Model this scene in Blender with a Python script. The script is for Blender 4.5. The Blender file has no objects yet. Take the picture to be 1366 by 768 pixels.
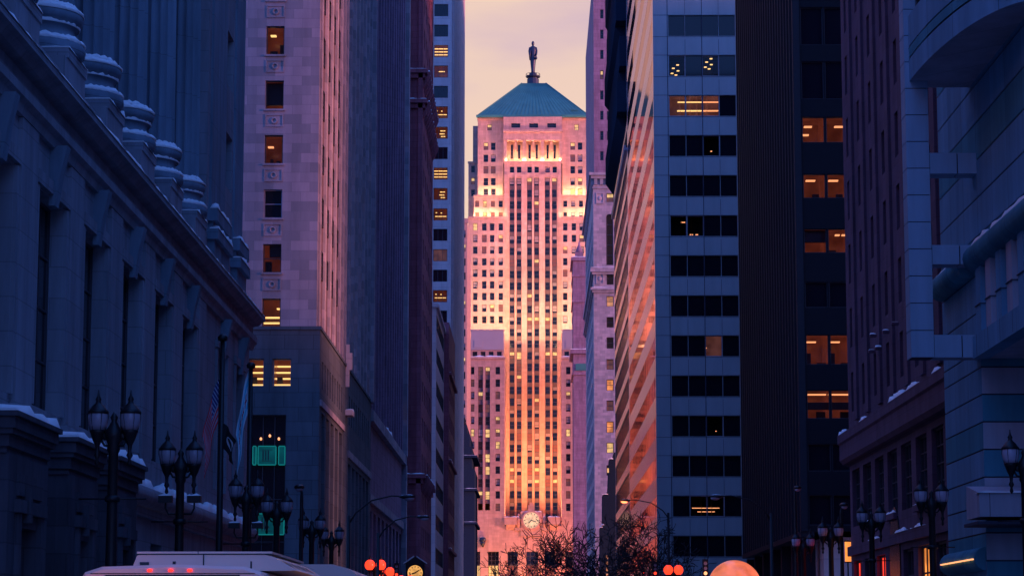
import bpy, math, random
from mathutils import Matrix, Vector
random.seed(7)
R = math.radians
C = bpy.context.scene.collection
SC = bpy.context.scene

# ------------------------------------------------------------------ camera, sky, sun, exposure
F = 3200.0                       # focal length in pixels of the 1366 px wide photograph
PITCH = math.atan((850 - 384) / F)
YAW = math.atan((712 - 683) / (F / math.cos(PITCH)))
CAMZ = 2.1
cam_d = bpy.data.cameras.new("camera")
cam_d.sensor_width = 36.0
cam_d.lens = F / 1366 * 36.0
cam_d.clip_end = 6000
cam = bpy.data.objects.new("camera", cam_d)
C.objects.link(cam)
cam.location = (0, 0, CAMZ)
cam.rotation_euler = (R(90) + PITCH, 0, YAW)
SC.camera = cam
ROT = (Matrix.Rotation(YAW, 3, 'Z') @ Matrix.Rotation(R(90) + PITCH, 3, 'X'))

SUN_AZ = (0.912, -0.410)         # the sun stands to the west, a little behind the camera
SUN_EL = R(4.0)
SKY_STR = 1.0
SUN_STR = 4.1
world = bpy.data.worlds.new("World")
SC.world = world
world.use_nodes = True
nt = world.node_tree
nt.nodes.clear()
def N(t, **k):
    n = nt.nodes.new(t)
    for a, b in k.items():
        setattr(n, a, b)
    return n
def LK(a, b): nt.links.new(a, b)
wout = N('ShaderNodeOutputWorld')
sky = N('ShaderNodeTexSky', sky_type='NISHITA', sun_disc=False)
sky.sun_elevation = SUN_EL
sky.sun_rotation = math.atan2(SUN_AZ[0], SUN_AZ[1])
b1 = N('ShaderNodeBackground'); b1.inputs['Strength'].default_value = 0.05
LK(sky.outputs[0], b1.inputs['Color'])
tc = N('ShaderNodeTexCoord')
sep = N('ShaderNodeSeparateXYZ'); LK(tc.outputs['Generated'], sep.inputs[0])
# dusk colours: peach low in the south and west, violet blue overhead and in the north
ramp = N('ShaderNodeValToRGB')
e = ramp.color_ramp.elements
e[0].position = 0.0; e[0].color = (0.86, 0.58, 0.38, 1)
e[1].position = 1.0; e[1].color = (0.07, 0.26, 1.10, 1)
for p, c in ((0.10, (0.84, 0.56, 0.42, 1)), (0.20, (0.80, 0.54, 0.44, 1)), (0.30, (0.55, 0.36, 0.50, 1)), (0.43, (0.20, 0.28, 0.85, 1)), (0.7, (0.09, 0.27, 1.15, 1))):
    x = e.new(p); x.color = c
# t = elevation measure pushed up away from the south
m1 = N('ShaderNodeMath', operation='MULTIPLY'); m1.inputs[1].default_value = 0.80; LK(sep.outputs['Z'], m1.inputs[0])
m2 = N('ShaderNodeMath', operation='SUBTRACT'); m2.inputs[0].default_value = 1.0; LK(sep.outputs['Y'], m2.inputs[1])
m3 = N('ShaderNodeMath', operation='MULTIPLY'); m3.inputs[1].default_value = 0.42; LK(m2.outputs[0], m3.inputs[0])
m4 = N('ShaderNodeMath', operation='ADD'); LK(m1.outputs[0], m4.inputs[0]); LK(m3.outputs[0], m4.inputs[1])
mp = N('ShaderNodeMapping'); mp.inputs['Scale'].default_value = (9, 9, 30)
LK(tc.outputs['Generated'], mp.inputs[0])
nz = N('ShaderNodeTexNoise'); nz.inputs['Scale'].default_value = 1.4; nz.inputs['Detail'].default_value = 6
LK(mp.outputs[0], nz.inputs['Vector'])
m5 = N('ShaderNodeMath', operation='MULTIPLY_ADD'); m5.inputs[1].default_value = 0.18; m5.inputs[2].default_value = -0.09
LK(nz.outputs[0], m5.inputs[0])
m6 = N('ShaderNodeMath', operation='ADD'); LK(m4.outputs[0], m6.inputs[0]); LK(m5.outputs[0], m6.inputs[1])
LK(m6.outputs[0], ramp.inputs[0])
b2 = N('ShaderNodeBackground'); b2.inputs['Strength'].default_value = SKY_STR
LK(ramp.outputs[0], b2.inputs['Color'])
add = N('ShaderNodeAddShader'); LK(b1.outputs[0], add.inputs[0]); LK(b2.outputs[0], add.inputs[1])
LK(add.outputs[0], wout.inputs[0])

sl = bpy.data.lights.new("sun", 'SUN')
sl.energy = SUN_STR; sl.angle = R(9.0); sl.color = (1.0, 0.345, 0.31)
so = bpy.data.objects.new("sun", sl); C.objects.link(so)
so.location = (300, -100, 200)
sd = Vector((SUN_AZ[0] * math.cos(SUN_EL), SUN_AZ[1] * math.cos(SUN_EL), math.sin(SUN_EL)))
so.rotation_euler = sd.to_track_quat('Z', 'Y').to_euler()

SC.view_settings.view_transform = 'Standard'
SC.view_settings.look = 'None'
SC.view_settings.exposure = 0.0
SC.view_settings.gamma = 1.0
SC.render.engine = 'CYCLES'
SC.cycles.use_denoising = True
SC.cycles.max_bounces = 6
SC.cycles.sample_clamp_indirect = 6.0

# ------------------------------------------------------------------ where a ray through a point of the photograph meets a wall plane
def ray(px, py): return ROT @ Vector(((px - 683) / F, -(py - 384) / F, -1.0))
def onY(px, py, Y):
    d = ray(px, py); k = Y / d.y
    return d.x * k, CAMZ + d.z * k
def onX(px, py, X):
    d = ray(px, py); k = X / d.x
    return d.y * k, CAMZ + d.z * k
def fx(px, Y, py=500): return onY(px, py, Y)[0]
def fz(py, Y, px=712): return onY(px, py, Y)[1]

# ------------------------------------------------------------------ materials
def mat_new(name):
    m = bpy.data.materials.new(name); m.use_nodes = True
    t = m.node_tree; p = t.nodes['Principled BSDF']
    return m, t, p
def _n(t, ty, **k):
    n = t.nodes.new(ty)
    for a, b in k.items(): setattr(n, a, b)
    return n
def c4(c): return (c[0], c[1], c[2], 1)
def mul(c, k): return tuple(min(1, max(0, x * k)) for x in c)
def plain(name, col, rough=.6, metal=0.0, spec=.5, noise=.12, scale=3.0, emit=None, es=0.0, bump=0.0):
    m, t, p = mat_new(name)
    p.inputs['Roughness'].default_value = rough
    p.inputs['Metallic'].default_value = metal
    p.inputs['Specular IOR Level'].default_value = spec
    if noise:
        tc = _n(t, 'ShaderNodeNewGeometry')
        nz = _n(t, 'ShaderNodeTexNoise'); nz.inputs['Scale'].default_value = scale; nz.inputs['Detail'].default_value = 5
        t.links.new(tc.outputs['Position'], nz.inputs['Vector'])
        mx = _n(t, 'ShaderNodeMix', data_type='RGBA')
        mx.inputs[6].default_value = c4(mul(col, 1 - noise)); mx.inputs[7].default_value = c4(mul(col, 1 + noise))
        t.links.new(nz.outputs[0], mx.inputs[0]); t.links.new(mx.outputs[2], p.inputs['Base Color'])
        if bump:
            b = _n(t, 'ShaderNodeBump'); b.inputs['Strength'].default_value = bump; b.inputs['Distance'].default_value = .05
            t.links.new(nz.outputs[0], b.inputs['Height']); t.links.new(b.outputs[0], p.inputs['Normal'])
    else:
        p.inputs['Base Color'].default_value = c4(col)
    if emit:
        p.inputs['Emission Color'].default_value = c4(emit); p.inputs['Emission Strength'].default_value = es
    return m
def stone(name, col, bw=1.2, bh=.6, var=.1, joint=.02, jd=.6, stain=.25, rough=.85, bump=.25, spec=.25, col2=None, squash=1):
    m, t, p = mat_new(name)
    g = _n(t, 'ShaderNodeNewGeometry')
    s = _n(t, 'ShaderNodeSeparateXYZ'); t.links.new(g.outputs['Position'], s.inputs[0])
    a = _n(t, 'ShaderNodeMath', operation='ADD'); t.links.new(s.outputs[0], a.inputs[0]); t.links.new(s.outputs[1], a.inputs[1])
    cb = _n(t, 'ShaderNodeCombineXYZ'); t.links.new(a.outputs[0], cb.inputs[0]); t.links.new(s.outputs[2], cb.inputs[1])
    br = _n(t, 'ShaderNodeTexBrick')
    br.inputs['Scale'].default_value = 1.0
    br.inputs['Brick Width'].default_value = bw; br.inputs['Row Height'].default_value = bh
    br.inputs['Mortar Size'].default_value = joint; br.inputs['Mortar Smooth'].default_value = .3
    br.inputs['Color1'].default_value = c4(mul(col, 1 - var)); br.inputs['Color2'].default_value = c4(mul(col2 or col, 1 + var))
    br.inputs['Mortar'].default_value = c4(mul(col, jd))
    t.links.new(cb.outputs[0], br.inputs['Vector'])
    mp = _n(t, 'ShaderNodeMapping'); mp.inputs['Scale'].default_value = (1, 1, .16)
    t.links.new(g.outputs['Position'], mp.inputs[0])
    nz = _n(t, 'ShaderNodeTexNoise'); nz.inputs['Scale'].default_value = .9; nz.inputs['Detail'].default_value = 7; nz.inputs['Roughness'].default_value = .65
    t.links.new(mp.outputs[0], nz.inputs['Vector'])
    rp = _n(t, 'ShaderNodeMapRange'); rp.inputs[1].default_value = .3; rp.inputs[2].default_value = .7
    rp.inputs[3].default_value = 1 - stain; rp.inputs[4].default_value = 1 + stain * .6
    t.links.new(nz.outputs[0], rp.inputs[0])
    mx = _n(t, 'ShaderNodeMix', data_type='RGBA', blend_type='MULTIPLY'); mx.inputs[0].default_value = 1
    t.links.new(br.outputs[0], mx.inputs[6]); t.links.new(rp.outputs[0], mx.inputs[7])
    t.links.new(mx.outputs[2], p.inputs['Base Color'])
    p.inputs['Roughness'].default_value = rough; p.inputs['Specular IOR Level'].default_value = spec
    n2 = _n(t, 'ShaderNodeTexNoise'); n2.inputs['Scale'].default_value = 6; n2.inputs['Detail'].default_value = 6
    t.links.new(g.outputs['Position'], n2.inputs['Vector'])
    sb = _n(t, 'ShaderNodeMath', operation='SUBTRACT'); t.links.new(n2.outputs[0], sb.inputs[0]); t.links.new(br.outputs[1], sb.inputs[1])
    b = _n(t, 'ShaderNodeBump'); b.inputs['Strength'].default_value = bump; b.inputs['Distance'].default_value = .03
    t.links.new(sb.outputs[0], b.inputs['Height']); t.links.new(b.outputs[0], p.inputs['Normal'])
    return m
def lit(name, col, s, col2=None):
    """a lit room seen through its window: warm, uneven from room to room"""
    m, t, p = mat_new(name)
    p.inputs['Base Color'].default_value = c4(mul(col, .3)); p.inputs['Roughness'].default_value = .2
    g = _n(t, 'ShaderNodeNewGeometry'); nz = _n(t, 'ShaderNodeTexNoise'); nz.inputs['Scale'].default_value = .9; nz.inputs['Detail'].default_value = 4
    t.links.new(g.outputs['Position'], nz.inputs['Vector'])
    rp = _n(t, 'ShaderNodeMapRange'); rp.inputs[1].default_value = .3; rp.inputs[2].default_value = .7; rp.inputs[3].default_value = s * .45; rp.inputs[4].default_value = s * 1.25
    t.links.new(nz.outputs[0], rp.inputs[0])
    mx = _n(t, 'ShaderNodeMix', data_type='RGBA'); mx.inputs[6].default_value = c4(col2 or mul(col, .8)); mx.inputs[7].default_value = c4(col)
    t.links.new(nz.outputs[0], mx.inputs[0]); t.links.new(mx.outputs[2], p.inputs['Emission Color'])
    t.links.new(rp.outputs[0], p.inputs['Emission Strength'])
    return m
def pane_clear(name, tint=(.75, .72, .8)):
    m = bpy.data.materials.new(name); m.use_nodes = True; t = m.node_tree; t.nodes.clear()
    o = _n(t, 'ShaderNodeOutputMaterial'); tr = _n(t, 'ShaderNodeBsdfTransparent'); tr.inputs[0].default_value = c4(tint)
    gl = _n(t, 'ShaderNodeBsdfGlossy'); gl.inputs['Roughness'].default_value = .04; gl.inputs[0].default_value = (.8, .8, .85, 1)
    fr = _n(t, 'ShaderNodeFresnel'); fr.inputs[0].default_value = 1.45
    mx = _n(t, 'ShaderNodeMixShader'); t.links.new(fr.outputs[0], mx.inputs[0]); t.links.new(tr.outputs[0], mx.inputs[1]); t.links.new(gl.outputs[0], mx.inputs[2])
    t.links.new(mx.outputs[0], o.inputs[0])
    return m

M = {}
M['granite'] = stone('city_hall_granite', (.31, .31, .35), 2.4, .9, .06, .02, .75, .35)
M['granite_smooth'] = stone('column_granite', (.21, .27, .33), 30, 2.4, .05, .012, .6, .35)
M['limestone'] = stone('tower_limestone', (.35, .32, .355), 1.15, .62, .12, .012, .82, .2, col2=(.44, .36, .40))
M['dark_granite'] = stone('dark_base_granite', (.11, .135, .16), 1.8, .9, .12, .02, .6, .3)
M['brown_stone'] = stone('brown_stone', (.26, .14, .18), 1.6, .8, .1, .02, .65, .35)
M['plum_stone'] = stone('plum_stone', (.30, .19, .27), 1.6, .8, .1, .02, .65, .35)
M['red_stone'] = stone('dark_red_stone', (.40, .12, .15), 1.4, .7, .1, .02, .6, .35)
M['pale_panel'] = stone('pale_concrete_panel', (.78, .61, .58), 2.4, 1.2, .05, .02, .7, .15)
M['white_panel'] = stone('white_metal_panel', (.40, .44, .45), 40, 40, .03, .0, .9, .10, rough=.32, bump=.04, spec=.5)
M['side_panel'] = plain('glossy_side_panel', (.52, .42, .44), .16, spec=.6, noise=.05)
M['frame_marble'] = stone('frame_marble', (.36, .49, .60), 2.6, 50, .06, .02, .5, .2, rough=.7, spec=.2, bump=.08)
M['joint'] = plain('panel_joint', (.05, .05, .08), .8, noise=0)
M['rib'] = plain('dark_rib_metal', (.020, .022, .034), .55, .1, spec=.3, noise=.2)
M['black_panel'] = plain('black_spandrel', (.008, .009, .016), .6, spec=.2, noise=.2)
M['brick'] = stone('dark_rose_granite', (.13, .07, .105), 1.5, .75, .1, .015, .7, .3)
M['marble_a'] = stone('blue_grey_marble', (.19, .40, .54), 2.6, 50, .06, .02, .5, .22, rough=.85, spec=.08, bump=.08)
M['marble_b'] = stone('pale_marble', (.52, .50, .56), 2.6, 50, .06, .02, .5, .22, rough=.85, spec=.08, bump=.08)
M['marble_dark'] = stone('teal_marble', (.10, .33, .41), 2.6, 50, .06, .02, .5, .22, rough=.85, spec=.08, bump=.08)
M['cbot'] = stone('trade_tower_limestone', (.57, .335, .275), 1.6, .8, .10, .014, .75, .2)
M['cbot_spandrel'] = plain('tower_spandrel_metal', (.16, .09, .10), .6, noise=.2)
M['copper'] = plain('green_copper_roof', (.045, .22, .20), .6, noise=.35, scale=.35)
M['shed'] = plain('grey_penthouse_cladding', (.42, .36, .38), .7, noise=.08, scale=.3)
M['snow'] = plain('snow', (.93, .92, .93), .6, noise=.03, bump=.5, scale=6)
M['iron'] = plain('black_cast_iron', (.012, .012, .016), .45, .2, noise=.3)
M['globe'] = plain('frosted_lamp_glass', (.36, .30, .36), .22, noise=.1)
M['globe_pale'] = plain('pale_lamp_glass', (.55, .46, .56), .22, noise=.1)
M['frame'] = plain('window_frame', (.05, .045, .06), .5, noise=.1)
M['frame_pale'] = plain('pale_window_frame', (.30, .28, .36), .5, noise=.1)
M['glass'] = plain('dark_window_glass', (.010, .010, .018), .06, spec=.5, noise=0)
M['glass_mirror'] = plain('reflective_window_glass', (.02, .025, .04), .02, metal=0, spec=.8, noise=0)
M['blind'] = plain('window_blind', (.34, .26, .28), .7, noise=.15)
M['lit_y'] = lit('lit_room_yellow', (1, .60, .22), 1.05)
M['lit_o'] = lit('lit_room_orange', (1, .33, .10), 1.0)
M['lit_r'] = lit('lit_room_amber', (1, .42, .20), .55)
M['lit_dim'] = lit('dim_lit_room', (.55, .20, .16), .18)
M['tube'] = plain('ceiling_lamp', (.8, .7, .4), .5, noise=0, emit=(1, .60, .18), es=1.9)
M['tube_o'] = plain('ceiling_lamp_warm', (.8, .5, .3), .5, noise=0, emit=(1, .38, .14), es=1.7)
M['room'] = lit('lit_room_wall', (.95, .18, .09), .085)
M['room_dim'] = lit('dim_lit_room_wall', (.95, .17, .09), .09)
M['portal_granite'] = stone('dark_portal_granite', (.10, .09, .11), 1.4, .7, .12, .02, .7, .4)  # portal stone, set darker than the rest of the hall
M['matte_black'] = plain('matte_black_louvre', (.022, .038, .065), .95, spec=0.0, noise=.2)
def coated(name, base, tint, rough, f):
    m = bpy.data.materials.new(name); m.use_nodes = True; t = m.node_tree; t.nodes.clear()
    o = _n(t, 'ShaderNodeOutputMaterial'); df = _n(t, 'ShaderNodeBsdfDiffuse'); gl = _n(t, 'ShaderNodeBsdfGlossy'); mx = _n(t, 'ShaderNodeMixShader')
    g = _n(t, 'ShaderNodeNewGeometry'); nz = _n(t, 'ShaderNodeTexNoise'); nz.inputs['Scale'].default_value = .35; nz.inputs['Detail'].default_value = 4; t.links.new(g.outputs['Position'], nz.inputs['Vector'])
    mc = _n(t, 'ShaderNodeMix', data_type='RGBA'); mc.inputs[6].default_value = c4(mul(base, .85)); mc.inputs[7].default_value = c4(mul(base, 1.15)); t.links.new(nz.outputs[0], mc.inputs[0]); t.links.new(mc.outputs[2], df.inputs[0])
    gl.inputs[0].default_value = c4(tint); gl.inputs['Roughness'].default_value = rough; mx.inputs[0].default_value = f
    t.links.new(df.outputs[0], mx.inputs[1]); t.links.new(gl.outputs[0], mx.inputs[2]); t.links.new(mx.outputs[0], o.inputs[0])
    n2 = _n(t, 'ShaderNodeTexNoise'); n2.inputs['Scale'].default_value = .45; n2.inputs['Detail'].default_value = 3; t.links.new(g.outputs['Position'], n2.inputs['Vector'])
    bp = _n(t, 'ShaderNodeBump'); bp.inputs['Strength'].default_value = .25; bp.inputs['Distance'].default_value = .02; t.links.new(n2.outputs[0], bp.inputs['Height']); t.links.new(bp.outputs[0], gl.inputs['Normal'])
    return m
M['side_panel'] = coated('rose_coated_side_panel', (.45, .36, .40), (.98, .72, .76), .20, .66)
M['glass_mirror'] = coated('bronze_mirror_glass', (.015, .015, .025), (.60, .38, .40), .02, .9)
for _q in ('room', 'room_dim'): M[_q].node_tree.nodes['Principled BSDF'].inputs['Base Color'].default_value = (.12, .05, .04, 1)
M['clear'] = pane_clear('clear_window_pane')
M['asphalt'] = plain('asphalt', (.045, .045, .05), .85, noise=.25, scale=2, bump=.3)
M['pave'] = stone('pavement_concrete', (.26, .25, .26), 1.5, 1.5, .06, .02, .6, .25)
M['kerb'] = plain('kerb_concrete', (.30, .29, .29), .8)
M['paint'] = plain('road_paint', (.75, .74, .70), .7, noise=.2, scale=5)
M['ground'] = plain('city_ground', (.10, .10, .11), .9)
M['bark'] = plain('dark_bark', (.03, .024, .026), .9, noise=.3)
M['bus'] = plain('light_tinted_bus_paint', (.82, .60, .52), .35, noise=.05)  # white paint, with the warm light on the bus put into its colour
M['bus_dark'] = plain('bus_black_trim', (.012, .012, .016), .25, noise=0)
M['red_lamp'] = plain('red_lamp_lens', (.5, .02, .02), .3, noise=0, emit=(1, .03, .02), es=2.2)
M['red_glow'] = plain('red_signal_globe', (.5, .02, .02), .3, noise=0, emit=(1, .045, .015), es=2.0)
M['orange_lamp'] = plain('orange_lamp_lens', (.5, .2, .05), .3, noise=0, emit=(1, .20, .07), es=4.0)
M['teal'] = lit('teal_sign_face', (.005, .36, .34), .17, (.01, .25, .22))
M['teal_edge'] = plain('teal_sign_rim', (.02, .2, .17), .5, noise=0, emit=(.01, .45, .38), es=.3)
M['bronze'] = plain('dark_bronze', (.05, .06, .09), .4, .6, noise=.25)
M['clockface'] = lit('lit_clock_face', (1, .60, .34), .85, (1, .78, .5))
M['clock2'] = lit('amber_clock_face', (1, .48, .12), 1.3)
M['blur_glow'] = lit('orange_lamp_blur', (1, .20, .10), .85, (1, .27, .13))  # glow of the dome that stands in for a blurred lamp
M['shop_red'] = lit('red_shop_light', (1, .07, .03), 1.6, (.9, .03, .03))
M['shop_orange'] = lit('orange_shop_light', (1, .30, .06), 1.6)
M['fire_box'] = plain('black_enamel', (.01, .01, .012), .3, noise=0)

# ------------------------------------------------------------------ mesh builder
class MB:
    def __init__(s): s.v = []; s.f = []; s.m = []; s.sm = []
    def quad(s, a, b, c, d, m=0, sm=False):
        i = len(s.v); s.v += [tuple(a), tuple(b), tuple(c), tuple(d)]; s.f.append((i, i + 1, i + 2, i + 3)); s.m.append(m); s.sm.append(sm)
    def poly(s, pts, m=0):
        i = len(s.v); s.v += [tuple(p) for p in pts]; s.f.append(tuple(range(i, i + len(pts)))); s.m.append(m); s.sm.append(False)
    def box(s, x0, x1, y0, y1, z0, z1, m=0, skip=''):
        if x1 < x0: x0, x1 = x1, x0
        if y1 < y0: y0, y1 = y1, y0
        if z1 < z0: z0, z1 = z1, z0
        i = len(s.v)
        s.v += [(x0, y0, z0), (x1, y0, z0), (x1, y1, z0), (x0, y1, z0), (x0, y0, z1), (x1, y0, z1), (x1, y1, z1), (x0, y1, z1)]
        for k, q in (('b', (0, 3, 2, 1)), ('t', (4, 5, 6, 7)), ('f', (0, 1, 5, 4)), ('r', (1, 2, 6, 5)), ('k', (2, 3, 7, 6)), ('l', (3, 0, 4, 7))):
            if k not in skip:
                s.f.append(tuple(i + j for j in q)); s.m.append(m); s.sm.append(False)
    def prism(s, pts, z0, z1, m=0):
        n = len(pts); i = len(s.v)
        s.v += [(x, y, z0) for x, y in pts] + [(x, y, z1) for x, y in pts]
        s.f.append(tuple(i + j for j in reversed(range(n)))); s.f.append(tuple(i + n + j for j in range(n)))
        s.m += [m, m]; s.sm += [False, False]
        for j in range(n):
            k = (j + 1) % n
            s.f.append((i + j, i + k, i + n + k, i + n + j)); s.m.append(m); s.sm.append(False)
    def sweepY(s, prof, y0, y1, m=0):           # an x-z profile run along y
        n = len(prof); i = len(s.v)
        s.v += [(x, y0, z) for x, z in prof] + [(x, y1, z) for x, z in prof]
        s.f.append(tuple(i + j for j in range(n))); s.f.append(tuple(i + n + j for j in reversed(range(n))))
        s.m += [m, m]; s.sm += [False, False]
        for j in range(n):
            k = (j + 1) % n
            s.f.append((i + j, i + n + j, i + n + k, i + k)); s.m.append(m); s.sm.append(False)
    def sweepX(s, prof, x0, x1, m=0):           # a y-z profile run along x
        n = len(prof); i = len(s.v)
        s.v += [(x0, y, z) for y, z in prof] + [(x1, y, z) for y, z in prof]
        s.f.append(tuple(i + j for j in range(n))); s.f.append(tuple(i + n + j for j in reversed(range(n))))
        s.m += [m, m]; s.sm += [False, False]
        for j in range(n):
            k = (j + 1) % n
            s.f.append((i + j, i + n + j, i + n + k, i + k)); s.m.append(m); s.sm.append(False)
    def lathe(s, prof, cx=0, cy=0, n=16, m=0, sm=True, flute=0, fd=0.0):
        i = len(s.v); k = len(prof)
        for r, z in prof:
            for j in range(n):
                a = 2 * math.pi * j / n
                rr = r * (1 - fd * abs(math.sin(a * flute / 2)) ** .7) if flute else r
                s.v.append((cx + rr * math.cos(a), cy + rr * math.sin(a), z))
        for q in range(k - 1):
            for j in range(n):
                j2 = (j + 1) % n
                s.f.append((i + q * n + j, i + q * n + j2, i + (q + 1) * n + j2, i + (q + 1) * n + j)); s.m.append(m); s.sm.append(sm)
        s.f.append(tuple(i + j for j in reversed(range(n)))); s.m.append(m); s.sm.append(False)
        s.f.append(tuple(i + (k - 1) * n + j for j in range(n))); s.m.append(m); s.sm.append(False)
    def tube(s, pts, r, n=6, m=0):
        pts = [Vector(p) for p in pts]; rs = r if isinstance(r, (list, tuple)) else [r] * len(pts)
        i = len(s.v); up = None
        for k, p in enumerate(pts):
            d = (pts[min(k + 1, len(pts) - 1)] - pts[max(k - 1, 0)]).normalized()
            if up is None: up = d.orthogonal().normalized()
            up = (up - d * up.dot(d)).normalized(); w = d.cross(up)
            for j in range(n):
                a = 2 * math.pi * j / n
                s.v.append(tuple(p + (up * math.cos(a) + w * math.sin(a)) * rs[k]))
        for k in range(len(pts) - 1):
            for j in range(n):
                j2 = (j + 1) % n
                s.f.append((i + k * n + j, i + k * n + j2, i + (k + 1) * n + j2, i + (k + 1) * n + j)); s.m.append(m); s.sm.append(True)
        s.f.append(tuple(i + j for j in reversed(range(n)))); s.f.append(tuple(i + (len(pts) - 1) * n + j for j in range(n)))
        s.m += [m, m]; s.sm += [False, False]
    def ball(s, c, rx, ry, rz, m=0, n=12, k=8):
        i = len(s.v)
        for a in range(1, k):
            t = math.pi * a / k
            for j in range(n):
                p = 2 * math.pi * j / n
                s.v.append((c[0] + rx * math.sin(t) * math.cos(p), c[1] + ry * math.sin(t) * math.sin(p), c[2] + rz * math.cos(t)))
        top = len(s.v); s.v.append((c[0], c[1], c[2] + rz)); s.v.append((c[0], c[1], c[2] - rz))
        for a in range(k - 2):
            for j in range(n):
                j2 = (j + 1) % n
                s.f.append((i + a * n + j, i + (a + 1) * n + j, i + (a + 1) * n + j2, i + a * n + j2)); s.m.append(m); s.sm.append(True)
        for j in range(n):
            j2 = (j + 1) % n
            s.f.append((top, i + j, i + j2)); s.m.append(m); s.sm.append(True)
            s.f.append((top + 1, i + (k - 2) * n + j2, i + (k - 2) * n + j)); s.m.append(m); s.sm.append(True)
    def mesh(s, name, mats):
        me = bpy.data.meshes.new(name); me.from_pydata(s.v, [], s.f)
        for m in (mats if isinstance(mats, (list, tuple)) else [mats]): me.materials.append(m)
        me.polygons.foreach_set('material_index', s.m); me.polygons.foreach_set('use_smooth', s.sm)
        me.update(); return me
    def build(s, name, mats, parent=None, loc=(0, 0, 0), rz=0, kind=None):
        o = bpy.data.objects.new(name, s.mesh(name, mats)); C.objects.link(o)
        o.location = loc; o.rotation_euler = (0, 0, rz)
        if parent: o.parent = parent
        if kind: o['kind'] = kind
        return o
def place(name, me, parent, loc=(0, 0, 0), rz=0):
    o = bpy.data.objects.new(name, me); C.objects.link(o); o.location = loc; o.rotation_euler = (0, 0, rz); o.parent = parent
    return o
def thing(name, label, cat, group=None, loc=(0, 0, 0), rz=0):
    o = bpy.data.objects.new(name, None); C.objects.link(o); o.location = loc; o.rotation_euler = (0, 0, rz); o.empty_display_size = .2
    o['label'] = label; o['category'] = cat
    if group: o['group'] = group
    return o
def tag(o, label, cat, group=None):
    o['label'] = label; o['category'] = cat
    if group: o['group'] = group
    return o
def copy_tree(o, parent=None, loc=None, rz=None):
    c = o.copy(); C.objects.link(c)
    if parent: c.parent = parent
    if loc is not None: c.location = loc
    if rz is not None: c.rotation_euler = (0, 0, rz)
    for ch in list(o.children): copy_tree(ch, c)
    return c

# a wall sheet with real openings. side: 'F' faces the camera (u = x), 'L' faces +x (u = y), 'Rt' faces -x (u = y)
def wp(side, c, u, z, d=0.0):
    if side == 'F': return (u, c + d, z)
    if side == 'L': return (c - d, u, z)
    return (c + d, u, z)
def wall(mb, side, c, u0, u1, z0, z1, ops=(), depth=.3, m=0, back=None):
    ops = [(max(a, u0), min(b, u1), max(e, z0), min(f, z1)) for a, b, e, f in ops if b > u0 and a < u1 and f > z0 and e < z1]
    r4 = lambda v: round(v, 4)
    us = sorted({r4(u0), r4(u1)} | {r4(o[0]) for o in ops} | {r4(o[1]) for o in ops})
    zs = sorted({r4(z0), r4(z1)} | {r4(o[2]) for o in ops} | {r4(o[3]) for o in ops})
    for a, b in zip(us, us[1:]):
        um = (a + b) / 2; run = None
        col = [o for o in ops if o[0] < um < o[1]]
        for e, f in zip(zs, zs[1:]):
            zm = (e + f) / 2
            hole = any(o[2] < zm < o[3] for o in col)
            if hole:
                if run: mb.quad(wp(side, c, a, run[0]), wp(side, c, b, run[0]), wp(side, c, b, run[1]), wp(side, c, a, run[1]), m); run = None
            else:
                run = (run[0], f) if run else (e, f)
        if run: mb.quad(wp(side, c, a, run[0]), wp(side, c, b, run[0]), wp(side, c, b, run[1]), wp(side, c, a, run[1]), m)
    for a, b, e, f in ops:
        for (p, q) in (((a, e), (a, f)), ((a, f), (b, f)), ((b, f), (b, e)), ((b, e), (a, e))):
            mb.quad(wp(side, c, p[0], p[1]), wp(side, c, q[0], q[1]), wp(side, c, q[0], q[1], depth), wp(side, c, p[0], p[1], depth), m)
        if back is not None:
            mb.quad(wp(side, c, a, e, depth), wp(side, c, b, e, depth), wp(side, c, b, f, depth), wp(side, c, a, f, depth), back)
RZ = {'F': 0.0, 'L': math.pi / 2, 'Rt': -math.pi / 2}

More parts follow.
